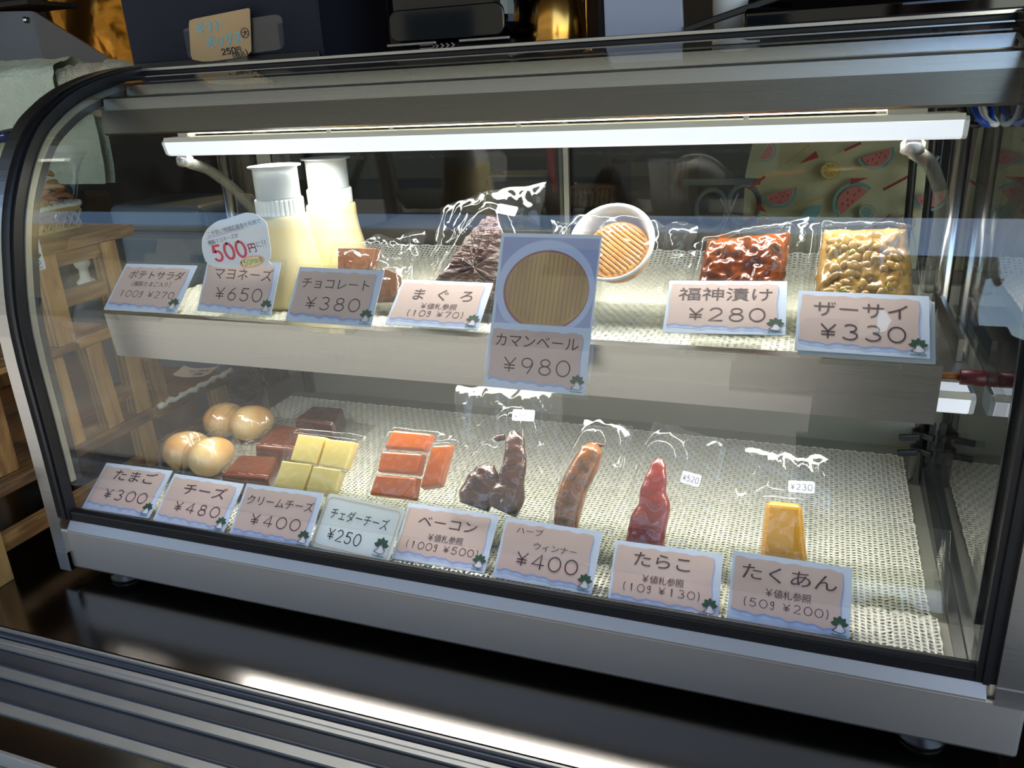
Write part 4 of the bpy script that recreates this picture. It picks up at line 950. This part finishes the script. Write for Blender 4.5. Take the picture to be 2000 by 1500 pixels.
slab2 = MB(); slab(slab2, G, rounded(.027, .056, .001, 2, -.0015, -.002), .0008, M_acryl, -.0008); slab2.build('clear_sleeve', hc)
r0 = thing('pump_bottle', 'small pump bottle with a white nozzle on the rear plank of the wooden stand', 'pump bottle', (-.205, .296, .0885))
MB().lathe([(.024, 0), (.026, .003), (.026, .100), (.021, .112), (.012, .120), (.012, .126)], (-.205, .296, .0885), M_greyp, 28).build('bottle_body', r0)
m = MB().lathe([(.0150, .124), (.0150, .138), (.0110, .141), (.0120, .146), (.0068, .151), (.0060, .163), (.0100, .168), (.0105, .173), (.0052, .176), (.0050, .179), (.0130, .181), (.0130, .189), (.001, .191)], (-.205, .296, .0885), M_white, 24); m.beam((-.205, .296, .2740), (-.233, .286, .2725), .009, .006, M_white); m.build('pump_head', r0)
for k, (x, y, an) in enumerate(((-.118, .268, 10), (-.100, .252, 12), (-.082, .236, 8))):
    r0 = thing('snack_packet', ('rearmost', 'middle', 'nearest')[k] + ' of three flat packets of dark pieces on the wooden stand', 'packet', (x, y, .0885), 'dark snack packets')
    G = Fr((x, y, .0889), (math.cos(R(an)), math.sin(R(an)), 0), (-math.sin(R(an)), math.cos(R(an)), 0))
    m = MB(); slab(m, G, rounded(.030, .040, .002, 2, -.015, -.02), .0004, M_paperwhite, .0006); m.build('packet', r0)
    m = MB(); m.sphere((x, y + .008, .0945), (.010, .009, .0045), M_choc); m.build('filling', r0)
G = Fr((-.115, .325, .0885), (.95, .3, 0), (-.3, .95, 0), (0, 0, 1)); m = MB()
m.grid(lambda u_, v_: G(u_ * .055, v_ * .040, .0008 + .010 * (abs(u_ - .5) * 2) ** 3 * .5), 14, 6, M_paperwhite); text(m, G, 'マヨ', .012, .034, .024, .010, M_inkblack, .0016); text(m, G, '100', .030, .046, .024, .010, M_inkblack, .0022)
flat(m, G, [(.026, .007), (.040, .007), (.040, .014), (.026, .014)], M_inkgrey, .0018)
tag(m.build('paper_note'), 'curled white note with handwriting on the rear plank of the wooden stand', 'note')
# things farther left
m = MB().box((-.40, .55, -.015), (-.215, .70, .255), M_bluetub); m.build
tb = thing('storage_tub', 'blue-grey plastic tub on the counter far behind the wooden stand', 'tub', (-.31, .62, -.015))
m.build('tub_body', tb, .018, 4); MB().box((-.405, .545, .256), (-.210, .705, .300), M_bluetub).build('tub_lid', tb, .014, 4)
m = MB().box((-1.05, .50, -.015), (-.60, .75, .30), M_darkbox); tag(m.build('cooler_box', bevel=.01), 'dark box at the far left behind the wooden stand', 'box')

# ------------------------------------------------------------------ towels, hood and copper sheet at the top left
tr = thing('towel_rail', 'steel rail carrying the folded towels at the upper left', 'rail', (-.55, .325, .30))
MB().tube([(-1.0, .325, .488), (-.045, .325, .488)], .007, M_steel_pol, 14).build('rail_bar', tr)
for x in (-.98, -.60): MB().tube([(x, .335, -.015), (x, .335, .485)], .008, M_steel_pol, 12).build('rail_post', tr)
def towel(name, lab, x0, x1, zf, zb, seed, mat, skew=0, thick=.012):
    L = [(.325 - .012, zf), (.325 - .016, .46), (.325 - .013, .492), (.325, .503), (.325 + .014, .494), (.325 + .016, .46), (.325 + .014, zb)]
    P = smooth_path([Vector((0, a_, b_)) for a_, b_ in L], 6); n = len(P) - 1; m = MB()
    def f(u_, v_, o=0):
        i = min(int(v_ * n), n - 1); p = P[i].lerp(P[i + 1], v_ * n - i); t = (P[i + 1] - P[i]).normalized(); nn = Vector((0, -t.z, t.y))
        d = .010 * noise.noise((u_ * 4, v_ * 4, seed)) + .005 * noise.noise((u_ * 12, v_ * 12, seed)) + o
        e = .006 * noise.noise((v_ * 6, seed, 3)); dz = skew * u_ * (1 if v_ < .45 else 0) * (1 - v_ / .45 if v_ < .45 else 0)
        return (x0 + (x1 - x0) * u_ + e, p.y + nn.y * d, p.z + nn.z * d + dz)
    m.grid(lambda a_, b_: f(a_, b_, thick), 36, 40, mat); m.grid(lambda a_, b_: f(1 - a_, b_, 0), 36, 40, mat)
    return tag(m.build(name), lab, 'towel', 'towels on the rail')
towel('towel', 'pale green terry towel hanging nearest at the left edge', -.62, -.178, .400, .36, 3, M_towel, .05, .017)
towel('towel', 'beige towel folded behind the corner of the glass case', -.185, -.052, .478, .45, 8, M_towel2, 0, .008)
m = MB().tube(smooth_path([(-.62, .297, .402), (-.42, .296, .418), (-.28, .297, .428)], 6), [.010] * 13, M_denim, 10, flat=(1, .7)); 
m.tube(smooth_path([(-.62, .2865, .404), (-.42, .2855, .420), (-.28, .2865, .430)], 20), [.0011 if i % 3 else .0004 for i in range(41)], M_paperwhite, 6)
tag(m.build('cloth_edge'), 'dark blue stitched cloth edge below the green towel', 'cloth')
hd2 = thing('steel_hood', 'grey sheet steel hood with a folded ridge and a screw at the upper left', 'hood', (-.36, .45, .50))
def P3(a_): return [Vector(q) for q in a_]
A = P3([(-.56, .47, .607), (-.366, .45, .594), (-.352, .44, .510), (-.56, .46, .510)]); B = P3([(-.366, .45, .594), (-.358, .45, .592), (-.215, .47, .499), (-.352, .44, .510)])
for nm, q in (('left_sheet', A), ('right_sheet', B)): MB().prism(q, [p + Vector((0, .004, 0)) for p in q], M_duct).build(nm, hd2)
MB().box((-.56, .445, .603), (-.362, .54, .609), M_darkbox).build('top_flange', hd2)
MB().sphere((-.378, .4475, .583), (.0045, .003, .0045), M_steel_pol).build('screw', hd2)
MB().box((-.555, .474, -.015), (-.44, .54, .508), M_darkbox).build('hood_base', hd2)
def cu(u_, v_):
    return (-.66 + .42 * u_, .735 + .016 * noise.noise((u_ * 4, v_ * 5, 3)) + .01 * math.sin(u_ * 9 + v_ * 4), .42 + .5 * v_)
m = MB(); m.grid(cu, 30, 30, M_brass); o = m.build('copper_sheet'); tag(o, 'crumpled golden metal sheet behind the steel hood', 'metal sheet'); sd_ = o.modifiers.new('solid', 'SOLIDIFY'); sd_.thickness = .003

# ------------------------------------------------------------------ things standing on top of the case
ZT = .4972
gb = thing('gift_box', 'plain dark navy gift box standing on the left of the case roof', 'gift box', (.12, .31, ZT))
MB().prism([(-.0055, .250, .5005), (.2448, .250, .4990), (.2448, .400, .4990), (-.0055, .400, .5005)], [(-.0080, .250, .700), (.2425, .250, .700), (.2425, .400, .700), (-.0080, .400, .700)], M_navy).build('box_body', gb, .0015)
MB().box((-.002, .2465, ZT), (.242, .2492, .5035), M_black).build('box_lip', gb, .0006)
MB().beam((.2462, .2495, .4985), (.2450, .2495, .70), .0016, .0016, M_navy).build('box_flap_edge', gb)
sg = thing('kraft_sign', 'brown card sign with blue handwriting reading 250円 on the case roof', 'sign', (.115, .236, ZT))
KX, KZ = .000736, -.000485
FK = Fr((.0642, .235, .5531), Vector((KX / 9.09, 0, 0)), Vector((0, 0, KZ / 9.09)), (0, -1, 0))
ko = [(385, 230), (470, 205), (1330, 105), (1350, 130), (1280, 870), (1200, 950), (900, 985), (640, 1005), (480, 995), (330, 945), (310, 860), (365, 300)]
m = MB(); m.prism([FK(a_, b_, -.0008) for a_, b_ in ko], [FK(a_, b_, 0) for a_, b_ in ko], M_cardb)
def kt(s_, x0, y0, x1, y1, hh, mat, sw=.1):
    L = math.hypot(x1 - x0, y1 - y0); e = ((x1 - x0) / L, (y1 - y0) / L)
    for d in ((0, 0), (8, 4)): text(m, Fr(FK(x0 + d[0], y0 + d[1]), FK.u * e[0] + FK.v * e[1], -FK.v * e[0] + FK.u * e[1], FK.n), s_, 0, L, 0, hh, mat, .0003 + .00003 * d[0], sw)
kt('ギフト', 465, 400, 890, 345, 220, M_skyblue); kt('ボックス', 600, 660, 1180, 590, 230, M_skyblue); kt('大', 1180, 540, 1280, 530, 120, M_inkblack)
ribbon(m, FK, [(1228 + 58 * math.cos(R(t)), 537 + 88 * math.sin(R(t))) for t in range(0, 361, 15)], 14, M_inkblack, .0003)
kt('250円', 810, 850, 1130, 815, 115, M_inkblack, .14); kt('(税込)', 975, 930, 1230, 880, 100, M_inkblack, .12)
m.build('kraft_card', sg)
hp = [FK(a_, b_, -.0022) for a_, b_ in [(225, 420), (260, 365), (330, 352), (1690, 255), (1760, 280), (1790, 340), (1775, 780), (1740, 850), (1660, 880), (330, 955), (265, 930), (235, 870)]]
m = MB(); m.prism(hp, [p + Vector((0, .0012, 0)) for p in hp], M_acryl); m.box((.10, .236, ZT), (.17, .2455, .4984), M_acryl); m.box((.12, .236, .4975), (.16, .2385, .505), M_acryl); m.build('acrylic_holder', sg, label='clear acrylic holder')
rc = thing('rice_cooker', 'glossy black rice cooker on the middle of the case roof', 'rice cooker', (.37, .36, ZT))
MB().box((.296, .285, .5045), (.444, .46, .640), M_gloss).build('cooker_body', rc, .022, 5)
MB().box((.300, .290, ZT), (.440, .455, .505), M_black).build('cooker_base', rc, .004)
pn = rounded(.126, .030, .009, 6, .307, .5075)
m = MB(); m.prism([(a_, .2825, b_) for a_, b_ in pn], [(a_, .2860, b_) for a_, b_ in pn], M_gloss); m.build('front_panel', rc, .0012, 3)
for xa, xb in ((.302, .358), (.384, .438)): MB().box((xa, .2818, .5035), (xb, .2850, .5062), M_alu).build('trim_strip', rc, .0006)
m = MB(); Gc = Fr((.35, .2885, .4988), (1, 0, 0), (0, 0, 1), (0, -1, 0))
for i in range(4): ribbon(m, Gc, [(.006 + i * .006, .0010), (.0085 + i * .006, .0028), (.006 + i * .006, .0046)], .0010, M_alu, .0022)
ribbon(m, Gc, [(-.012, .0012), (.002, .0012), (.0045, .0028), (.002, .0044), (-.012, .0044)], .0008, M_alu, .0022); m.build('chevron_marks', rc)
tag(MB().lathe([(.030, 0), (.031, .004), (.0305, .02), (.028, .036), (.022, .052), (.012, .062), (.001, .065)], (.4715, .33, ZT), M_gold, 48).build('gold_kettle'), 'shiny golden dome beside the black rice cooker', 'metal dome')
bp_ = thing('brass_panel', 'brass control panel with dark knobs behind the golden dome', 'control panel', (.41, .62, .40))
MB().box((.375, .62, .44), (.4245, .68, .66), M_brass).build('panel', bp_, .002)
for z, r in ((.556, .010), (.526, .008), (.585, .010)): MB().lathe([(r, 0), (r, .006), (r * .8, .01), (.0005, .0105)], (0, 0, 0), M_redp if z > .55 and z < .57 else M_black, 20)
for z, mt in ((.562, M_maroon), (.527, M_black), (.600, M_black)):
    m = MB(); m.tube([(.409, .6195, z), (.409, .610, z)], [.0085, .0078], mt, 18); m.build('knob', bp_, .001)
MB().box((.37, .680, -.015), (.43, .73, .66), M_darkbox).build('panel_column', bp_)
tbm = MB().prism([(.5345, .2800, ZT), (.6080, .2800, ZT + .0008), (.6080, .2870, ZT + .0008), (.5345, .2870, ZT)], [(.5190, .3250, .62), (.5920, .3250, .62), (.5920, .3320, .62), (.5190, .3320, .62)], M_tab)
t0 = thing('tablet', 'pale grey back of an upright tablet on the case roof', 'tablet', (.565, .30, ZT)); tbm.build('tablet_body', t0, .0015)
MB().prism([(.5325, .2806, ZT), (.5340, .2806, ZT), (.5340, .2864, ZT), (.5325, .2864, ZT)], [(.5170, .3256, .62), (.5185, .3256, .62), (.5185, .3314, .62), (.5170, .3314, .62)], M_black).build('edge_band', t0)
MB().box((.545, .287, ZT), (.60, .36, ZT + .004), M_black).build('tablet_stand', t0)
tag(MB().lathe([(.0150, 0), (.0190, .003), (.0215, .02), (.0225, .05), (.0210, .052), (.0200, .02), (.0175, .004), (.001, .003)], (.6480, .335, ZT), M_white, 40).build('white_cup'), 'white cup standing right of the tablet on the case roof', 'cup')
mc = thing('receipt_machine', 'glossy black machine with a raised arm at the right of the case roof', 'machine', (.78, .36, ZT))
MB().ex([(.272, ZT), (.272, .5105), (.290, .522), (.44, .545), (.44, ZT)][::-1], .662, .905, M_gloss).build('machine_body', mc, .003, 3)
m = MB(); m.prism([(.700, .2712, .5000), (.788, .2712, .5000), (.788, .2712, .5090), (.700, .2712, .5090)], [(.700, .2722, .5000), (.788, .2722, .5000), (.788, .2722, .5090), (.700, .2722, .5090)], M_gloss); m.build('front_window', mc)
MB().beam((.609, .279, .5000), (.700, .281, .5240), .006, .006, M_black).build('arm', mc, .001)
MB().tube([(.664, .285, ZT), (.664, .285, .5085)], .004, M_greyp, 14).build('arm_post', mc)

# ------------------------------------------------------------------ behind the case
fb = thing('fruit_print_bag', 'cream cloth bag printed with watermelon and orange slices behind the case', 'bag', (.75, .63, -.015))
def fbf(u_, v_, s_=1):
    bul = .018 * math.sin(math.pi * u_) * (1 - .4 * v_)
    return (.640 + .222 * u_ + (.012 * max(0, v_ - .86) * 7 * (1 - u_)), .615 + (-s_) * (bul + .012) + .003 * noise.noise((u_ * 6, v_ * 6, s_)), -.015 + .41 * v_)
m = MB(); m.grid(lambda a_, b_: fbf(a_, b_, 1), 16, 20, M_bagprint); m.grid(lambda a_, b_: fbf(1 - a_, b_, -1), 16, 20, M_bagprint)
GB = Fr((.6345, .580, .3808), (.00064, 0, 0), (0, 0, -.00064), (0, -1, 0))
def slice_(cx, cy, r, an):
    def pt(t, k): return (cx + k * r * math.cos(R(an + t)), cy + k * r * math.sin(R(an + t)))
    flat(m, GB, [pt(t, 1.0) for t in range(0, 181, 10)] + [pt(180, .84)] + [pt(t, .84) for t in range(180, -1, -10)], M_rind, .0004)
    flat(m, GB, [pt(t, .78) for t in range(0, 181, 10)], M_melon, .0005)
    for t, k in ((40, .55), (70, .35), (100, .6), (130, .4), (150, .62), (25, .3), (85, .12)):
        c_ = pt(t, k); flat(m, GB, [(c_[0] + r * .05 * math.cos(R(q)), c_[1] + r * .08 * math.sin(R(q))) for q in range(0, 360, 45)], M_seed, .0006)
for a_ in ((47, 23, 21, -60), (79, 102, 33, -17), (249, 30, 32, -20), (220, 124, 40, 135), (352, 106, 33, -15), (335, 30, 26, 20)): slice_(*a_)
def orange(cx, cy, r, mt):
    flat(m, GB, [(cx + r * math.cos(R(q)), cy + r * math.sin(R(q))) for q in range(0, 360, 15)], mt, .0004); flat(m, GB, [(cx + r * .88 * math.cos(R(q)), cy + r * .88 * math.sin(R(q))) for q in range(0, 360, 15)], M_bagprint, .0005)
    for k in range(8): flat(m, GB, [(cx, cy)] + [(cx + r * .72 * math.cos(R(45 * k + q)), cy + r * .72 * math.sin(R(45 * k + q))) for q in (5, 20, 40)], mt, .0006)
orange(171, 62, 18, M_citrus); orange(52, 163, 15, M_citrus); orange(243, 141, 14, M_rind); orange(315, 162, 17, M_citrus)
for tr_ in ([(112, 49), (142, 24), (148, 37)], [(209, 77), (241, 76), (210, 89)], [(41, 124), (35, 136), (58, 143)]): flat(m, GB, tr_, M_seed, .0005)
for a_, b_, mt, ww in (((87, 47), (128, 14), M_citrus, 2), ((104, 137), (168, 108), M_citrus, 2.2), ((22, 96), (49, 73), M_seed, 5), ((195, 24), (220, 12), M_seed, 5), ((270, 98), (310, 74), M_seed, 5), ((18, 162), (32, 150), M_seed, 5), ((250, 180), (284, 148), M_seed, 4)): ribbon(m, GB, [a_, b_], ww, mt, .0005)
flat(m, GB, [(122, 158), (128, 140), (145, 129), (160, 128), (160, 140), (148, 160), (130, 168)], M_rind, .0005)
m.build('bag_cloth', fb)
for k, x in enumerate((.832, .851)):
    m = MB().tube(smooth_path([(x, .555, -.012), (x + .004, .55, .20), (x, .545, .38), (x - .01, .56, .52), (x, .62, .70)], 6), .0046, M_black, 10)
    tag(m.build('black_cable'), ('left' if k == 0 else 'right') + ' one of two black cables hanging before the fruit print bag', 'cable')
struct(MB().box((.883, .605, -.015), (.905, .63, 1.4), M_woodR).build('trim_3'), 'brown wooden post behind the right end of the case', 'post')
ct = thing('carton', 'brown cardboard carton behind the case', 'carton', (.53, .63, -.015)); MB().box((.487, .61, -.015), (.566, .70, .352), M_carton).build('carton_body', ct, .001); MB().box((.535, .6085, .30), (.563, .61, .352), M_wood2).build('carton_flap', ct)
m = MB(); m.tube([(.372, .62, .31), (.371, .62, .33), (.369, .62, .335), (.366, .62, .42)], [.003, .0055, .0065, .0065], M_redp, 16); tag(m.build('red_bottle'), 'narrow red tool hanging behind the rear glass', 'tool')
sc_ = thing('scissors', 'dark scissors hanging behind the right rear glass door', 'scissors', (.62, .60, .30))
for x, z in ((.598, .290), (.640, .296)): MB().tube([(x + .020 * math.cos(R(t)), .60, z + .026 * math.sin(R(t))) for t in range(0, 361, 20)], .0035, M_greyp, 8).build('handle', sc_)
MB().beam((.610, .602, .305), (.655, .602, .225), .010, .002, M_alu).build('blade', sc_); MB().beam((.632, .604, .310), (.600, .604, .225), .010, .002, M_alu).build('blade', sc_)
MB().box((.56, .598, .322), (.66, .602, .330), M_greyp).build('hanger_bar', sc_)
m = MB(); m.box((.245, .66, -.015), (.345, .74, .33), M_greyp); tag(m.build('appliance', bevel=.008), 'dim grey appliance behind the left rear glass door', 'appliance')
m = MB(); m.box((.395, .60, .292), (.46, .66, .318), M_wood2); m.box((.40, .61, -.015), (.455, .65, .2915), M_darkbox); tag(m.build('wooden_board_stack', bevel=.002), 'low brown wooden board on a dark base behind the rear glass', 'board')
# warm bulbs of the stall
def bulb(x, y, z, e, lab, top):
    r0 = thing('pendant_bulb', lab, 'lamp', (x, y, z))
    MB().sphere((x, y, z), .028, M_bulb, 20, 14).build('bulb', r0); MB().lathe([(.014, .026), (.018, .03), (.018, .06), (.004, .066)], (x, y, z), M_black, 20).build('socket', r0)
    MB().tube([(x, y, z + .06), (x, y, top)], .003, M_black, 8).build('cord', r0)
    p = bpy.data.lights.new('bulb_light', 'POINT'); p.energy = e; p.color = (1, .68, .34); p.shadow_soft_size = .03; o = bpy.data.objects.new('bulb_light', p); COL.objects.link(o); o.parent = r0; o.location = (0, 0, -.04)
bulb(-.15, .95, 1.02, 5, 'warm pendant bulb inside the stall', 1.5)

# ------------------------------------------------------------------ the photographer, seen only as a reflection in the steel and the panes
def skin(name, V, E, mat, parent, root, sub=2):
    ks = list(V); me = bpy.data.meshes.new(name); o = bpy.data.objects.new(name, me); COL.objects.link(o); o.parent = parent
    o0 = parent.location if parent.type == 'EMPTY' else parent.parent.location
    me.from_pydata([tuple(Vector(V[k][0]) - o0) for k in ks], [(ks.index(a_), ks.index(b_)) for a_, b_ in E], []); me.materials.append(mat)
    o.modifiers.new('skin', 'SKIN').use_smooth_shade = True; sv = me.skin_vertices[0].data
    for i, k in enumerate(ks):
        r = V[k][1]; sv[i].radius = r if isinstance(r, tuple) else (r, r); sv[i].use_root = (k == root)
    m_ = o.modifiers.new('sub', 'SUBSURF'); m_.levels = sub; m_.render_levels = sub
    return o
RV, UV_, FV = Vector((.9368, .3464, -.0484)), Vector((-.0776, .3409, .9369)), Vector((-.341, .874, -.3462))
PX, PY = .93, -.82
man = thing('person', 'person in a dark navy jacket holding up a phone, seen as a reflection', 'person', (PX, PY, -.95))
M_skin = pbr('skin', (196, 146, 118), .5, sss=.1); M_jacket = pbr('navy_jacket', (26, 29, 40), .85); M_trous = pbr('dark_trousers', (36, 36, 42), .85); M_lip = pbr('lips', (150, 86, 78), .5); M_hair = pbr('black_hair', (18, 16, 16), .5)
PC = CAM - FV * .007
V = {'pel': ((PX, PY, -.06), (.13, .10)), 'bel': ((PX, PY, .08), (.15, .10)), 'chest': ((PX, PY + .01, .26), (.165, .11)), 'neck': ((PX, PY + .02, .40), .052), 'nk2': ((PX - .01, PY + .03, .455), .05),
     'jaw': ((PX - .02, PY + .068, .500), (.058, .066)), 'head': ((PX - .02, PY + .055, .575), (.082, .096)), 'crown': ((PX - .018, PY + .04, .635), (.055, .066))}
E = [('pel', 'bel'), ('bel', 'chest'), ('chest', 'neck'), ('neck', 'nk2'), ('nk2', 'jaw'), ('jaw', 'head'), ('head', 'crown')]
JV = {k: (V[k][0], tuple(x * 1.12 for x in V[k][1]) if isinstance(V[k][1], tuple) else V[k][1] * 1.15) for k in ('pel', 'bel', 'chest', 'neck')}
JE = [('pel', 'bel'), ('bel', 'chest'), ('chest', 'neck')]; TV = {'pel': ((PX, PY, -.08), (.135, .105))}; TE = []
for s_, n_ in ((-1, 'L'), (1, 'R')):
    pal = PC + RV * .083 * s_ - FV * .014 - UV_ * .012; wri = pal - UV_ * .062 - FV * .055 + RV * .012 * s_
    sh_ = Vector((PX + .175 * s_, PY + .02, .345)); el_ = Vector((PX + (.20 if s_ > 0 else -.25), PY + .10, .12))
    V.update({n_ + 'sh': (sh_, .052), n_ + 'el': (el_, .040), n_ + 'wr': (wri, (.027, .021)), n_ + 'pa': (pal, (.014, .030))})
    E += [('chest', n_ + 'sh'), (n_ + 'sh', n_ + 'el'), (n_ + 'el', n_ + 'wr'), (n_ + 'wr', n_ + 'pa')]
    for i in range(4):
        b_ = pal + UV_ * (.027 - .018 * i) + FV * .008; L = (.026, .031, .029, .022)[i]
        V[f'{n_}f{i}a'] = (b_, .0088); V[f'{n_}f{i}b'] = (b_ + FV * .0150 - RV * s_ * .008, .0082); V[f'{n_}f{i}c'] = (b_ + FV * .0135 - RV * s_ * L, .0068)
        E += [(n_ + 'pa', f'{n_}f{i}a'), (f'{n_}f{i}a', f'{n_}f{i}b'), (f'{n_}f{i}b', f'{n_}f{i}c')]
    V[n_ + 't1'] = (pal - UV_ * .022 - FV * .016 - RV * s_ * .008, .0105); V[n_ + 't2'] = (pal - UV_ * .006 - FV * .018 - RV * s_ * .030, .0090); V[n_ + 't3'] = (pal + UV_ * .004 - FV * .012 - RV * s_ * .048, .0072)
    E += [(n_ + 'pa', n_ + 't1'), (n_ + 't1', n_ + 't2'), (n_ + 't2', n_ + 't3')]
    JV.update({n_ + 'sh': (sh_, .066), n_ + 'el': (el_, .053), n_ + 'wr': (el_.lerp(wri, .86), .038)}); JE += [('chest', n_ + 'sh'), (n_ + 'sh', n_ + 'el'), (n_ + 'el', n_ + 'wr')]
    hip, kn, an, toe = (PX + .09 * s_, PY, -.14), (PX + .10 * s_, PY + .02, -.52), (PX + .10 * s_, PY - .01, -.885), (PX + .115 * s_, PY + .13, -.925)
    V.update({n_ + 'hip': (hip, .085), n_ + 'kn': (kn, .055), n_ + 'an': (an, .036), n_ + 'toe': (toe, (.034, .02))}); E += [('pel', n_ + 'hip'), (n_ + 'hip', n_ + 'kn'), (n_ + 'kn', n_ + 'an'), (n_ + 'an', n_ + 'toe')]
    TV.update({n_ + 'hip': (hip, .095), n_ + 'kn': (kn, .068), n_ + 'an': (an, .054)}); TE += [('pel', n_ + 'hip'), (n_ + 'hip', n_ + 'kn'), (n_ + 'kn', n_ + 'an')]
bod = skin('body', V, E, M_skin, man, 'pel')
def loft(rings, mt, name, extra):
    m_ = MB(); n_ = 28; vs = [(PX + dx + rx * math.cos(2 * math.pi * k / n_), PY + dy + ry * math.sin(2 * math.pi * k / n_), z) for z, rx, ry, dx, dy in rings for k in range(n_)]
    m_.add(vs, [(i * n_ + k, i * n_ + (k + 1) % n_, (i + 1) * n_ + (k + 1) % n_, (i + 1) * n_ + k) for i in range(len(rings) - 1) for k in range(n_)] + [tuple(range(n_))[::-1]], mt, True)
    for pts_, rr_2 in extra: m_.tube(smooth_path(pts_, 6), [rr_2[0] + (rr_2[1] - rr_2[0]) * i / (6 * (len(pts_) - 1)) for i in range(6 * (len(pts_) - 1) + 1)], mt, 18)
    return m_.build(name, bod)
SL = []; LG = []
for s_, n_ in ((-1, 'L'), (1, 'R')):
    a_, b_, c_ = Vector(V[n_ + 'sh'][0]), Vector(V[n_ + 'el'][0]), Vector(V[n_ + 'wr'][0]); SL.append(([a_ + Vector((-.05 * s_, 0, .012)), a_, a_.lerp(b_, .5), b_, b_.lerp(c_, .5), b_.lerp(c_, .88)], (.083, .040)))
    h_, k_, f_ = Vector(V[n_ + 'hip'][0]), Vector(V[n_ + 'kn'][0]), Vector(V[n_ + 'an'][0]); LG.append(([h_ + Vector((0, 0, .04)), h_.lerp(k_, .4), k_, k_.lerp(f_, .6), f_ + Vector((0, 0, .01))], (.118, .060)))
loft([(-.20, .190, .148, 0, 0), (-.10, .188, .146, 0, 0), (.06, .182, .136, 0, 0), (.18, .200, .142, 0, .005), (.28, .215, .148, 0, .01), (.345, .205, .128, 0, .015), (.385, .140, .098, 0, .02), (.405, .085, .080, 0, .02), (.435, .072, .074, -.003, .024), (.440, .060, .062, -.004, .026)], M_jacket, 'jacket', SL)
loft([(-.24, .150, .120, 0, 0), (-.17, .180, .138, 0, 0), (-.08, .176, .134, 0, 0), (-.06, .150, .110, 0, 0)], M_trous, 'trousers', LG)
for s_ in (-1, 1):
    MB().tube(smooth_path([(PX + .100 * s_, PY - .05, -.912), (PX + .102 * s_, PY + .01, -.905), (PX + .112 * s_, PY + .10, -.916), (PX + .118 * s_, PY + .165, -.925)], 5), [.030, .040, .044, .043, .043, .042, .042, .041, .041, .041, .041, .041, .040, .036, .030, .016], M_black, 14, flat=(1, .85)).build('shoe', bod)
    ey = MB(); ey.sphere((PX - .02 + .031 * s_, PY + .1285, .562), (.0125, .009, .0065), M_paperwhite, 14, 8); ey.sphere((PX - .02 + .031 * s_, PY + .1345, .561), (.0052, .0040, .0052), M_black, 12, 8); ey.build('eye', bod)
    MB().tube([(PX - .02 + .048 * s_, PY + .128, .579), (PX - .02 + .030 * s_, PY + .136, .584), (PX - .02 + .014 * s_, PY + .138, .581)], [.002, .0034, .002], M_hair, 8).build('eyebrow', bod)
    MB().sphere((PX - .02 + .080 * s_, PY + .045, .550), (.010, .017, .028), M_skin, 14, 10).build('ear', bod)
MB().tube([(PX - .02, PY + .136, .562), (PX - .02, PY + .146, .545), (PX - .02, PY + .150, .534), (PX - .02, PY + .136, .528)], [.006, .0085, .012, .008], M_skin, 12).build('nose', bod)
MB().tube([(PX - .042, PY + .128, .507), (PX - .030, PY + .134, .508), (PX - .02, PY + .136, .507), (PX - .010, PY + .134, .508), (PX + .002, PY + .128, .507)], [.0015, .0042, .0048, .0042, .0015], M_lip, 10).build('mouth', bod)
m = MB(); m.grid(lambda u_, v_: (PX - .017 + .084 * math.sin(math.pi * v_ * .62) * math.cos(2 * math.pi * u_), PY + .040 + .098 * math.sin(math.pi * v_ * .62) * math.sin(2 * math.pi * u_) - .012 * v_, .585 + .108 * math.cos(math.pi * v_ * .62) + .045 * max(0, math.sin(2 * math.pi * u_)) * v_ ** 2), 32, 18, M_hair); m.build('hair', bod)
ph = thing('phone', 'dark phone held up level with both hands, seen as a reflection', 'phone', PC); GP = Fr(PC, RV, UV_, FV)
m = MB(); slab(m, GP, rounded(.150, .073, .010, 6, -.075, -.0365), .0075, M_gloss, .0); m.build('phone_body', ph)
MB().tube([GP(.012, 0, .0004), GP(.012, 0, .0022)], .0065, M_black, 18).build('second_lens', ph)

bpy.data.objects.remove(_to); bpy.data.curves.remove(_tc)
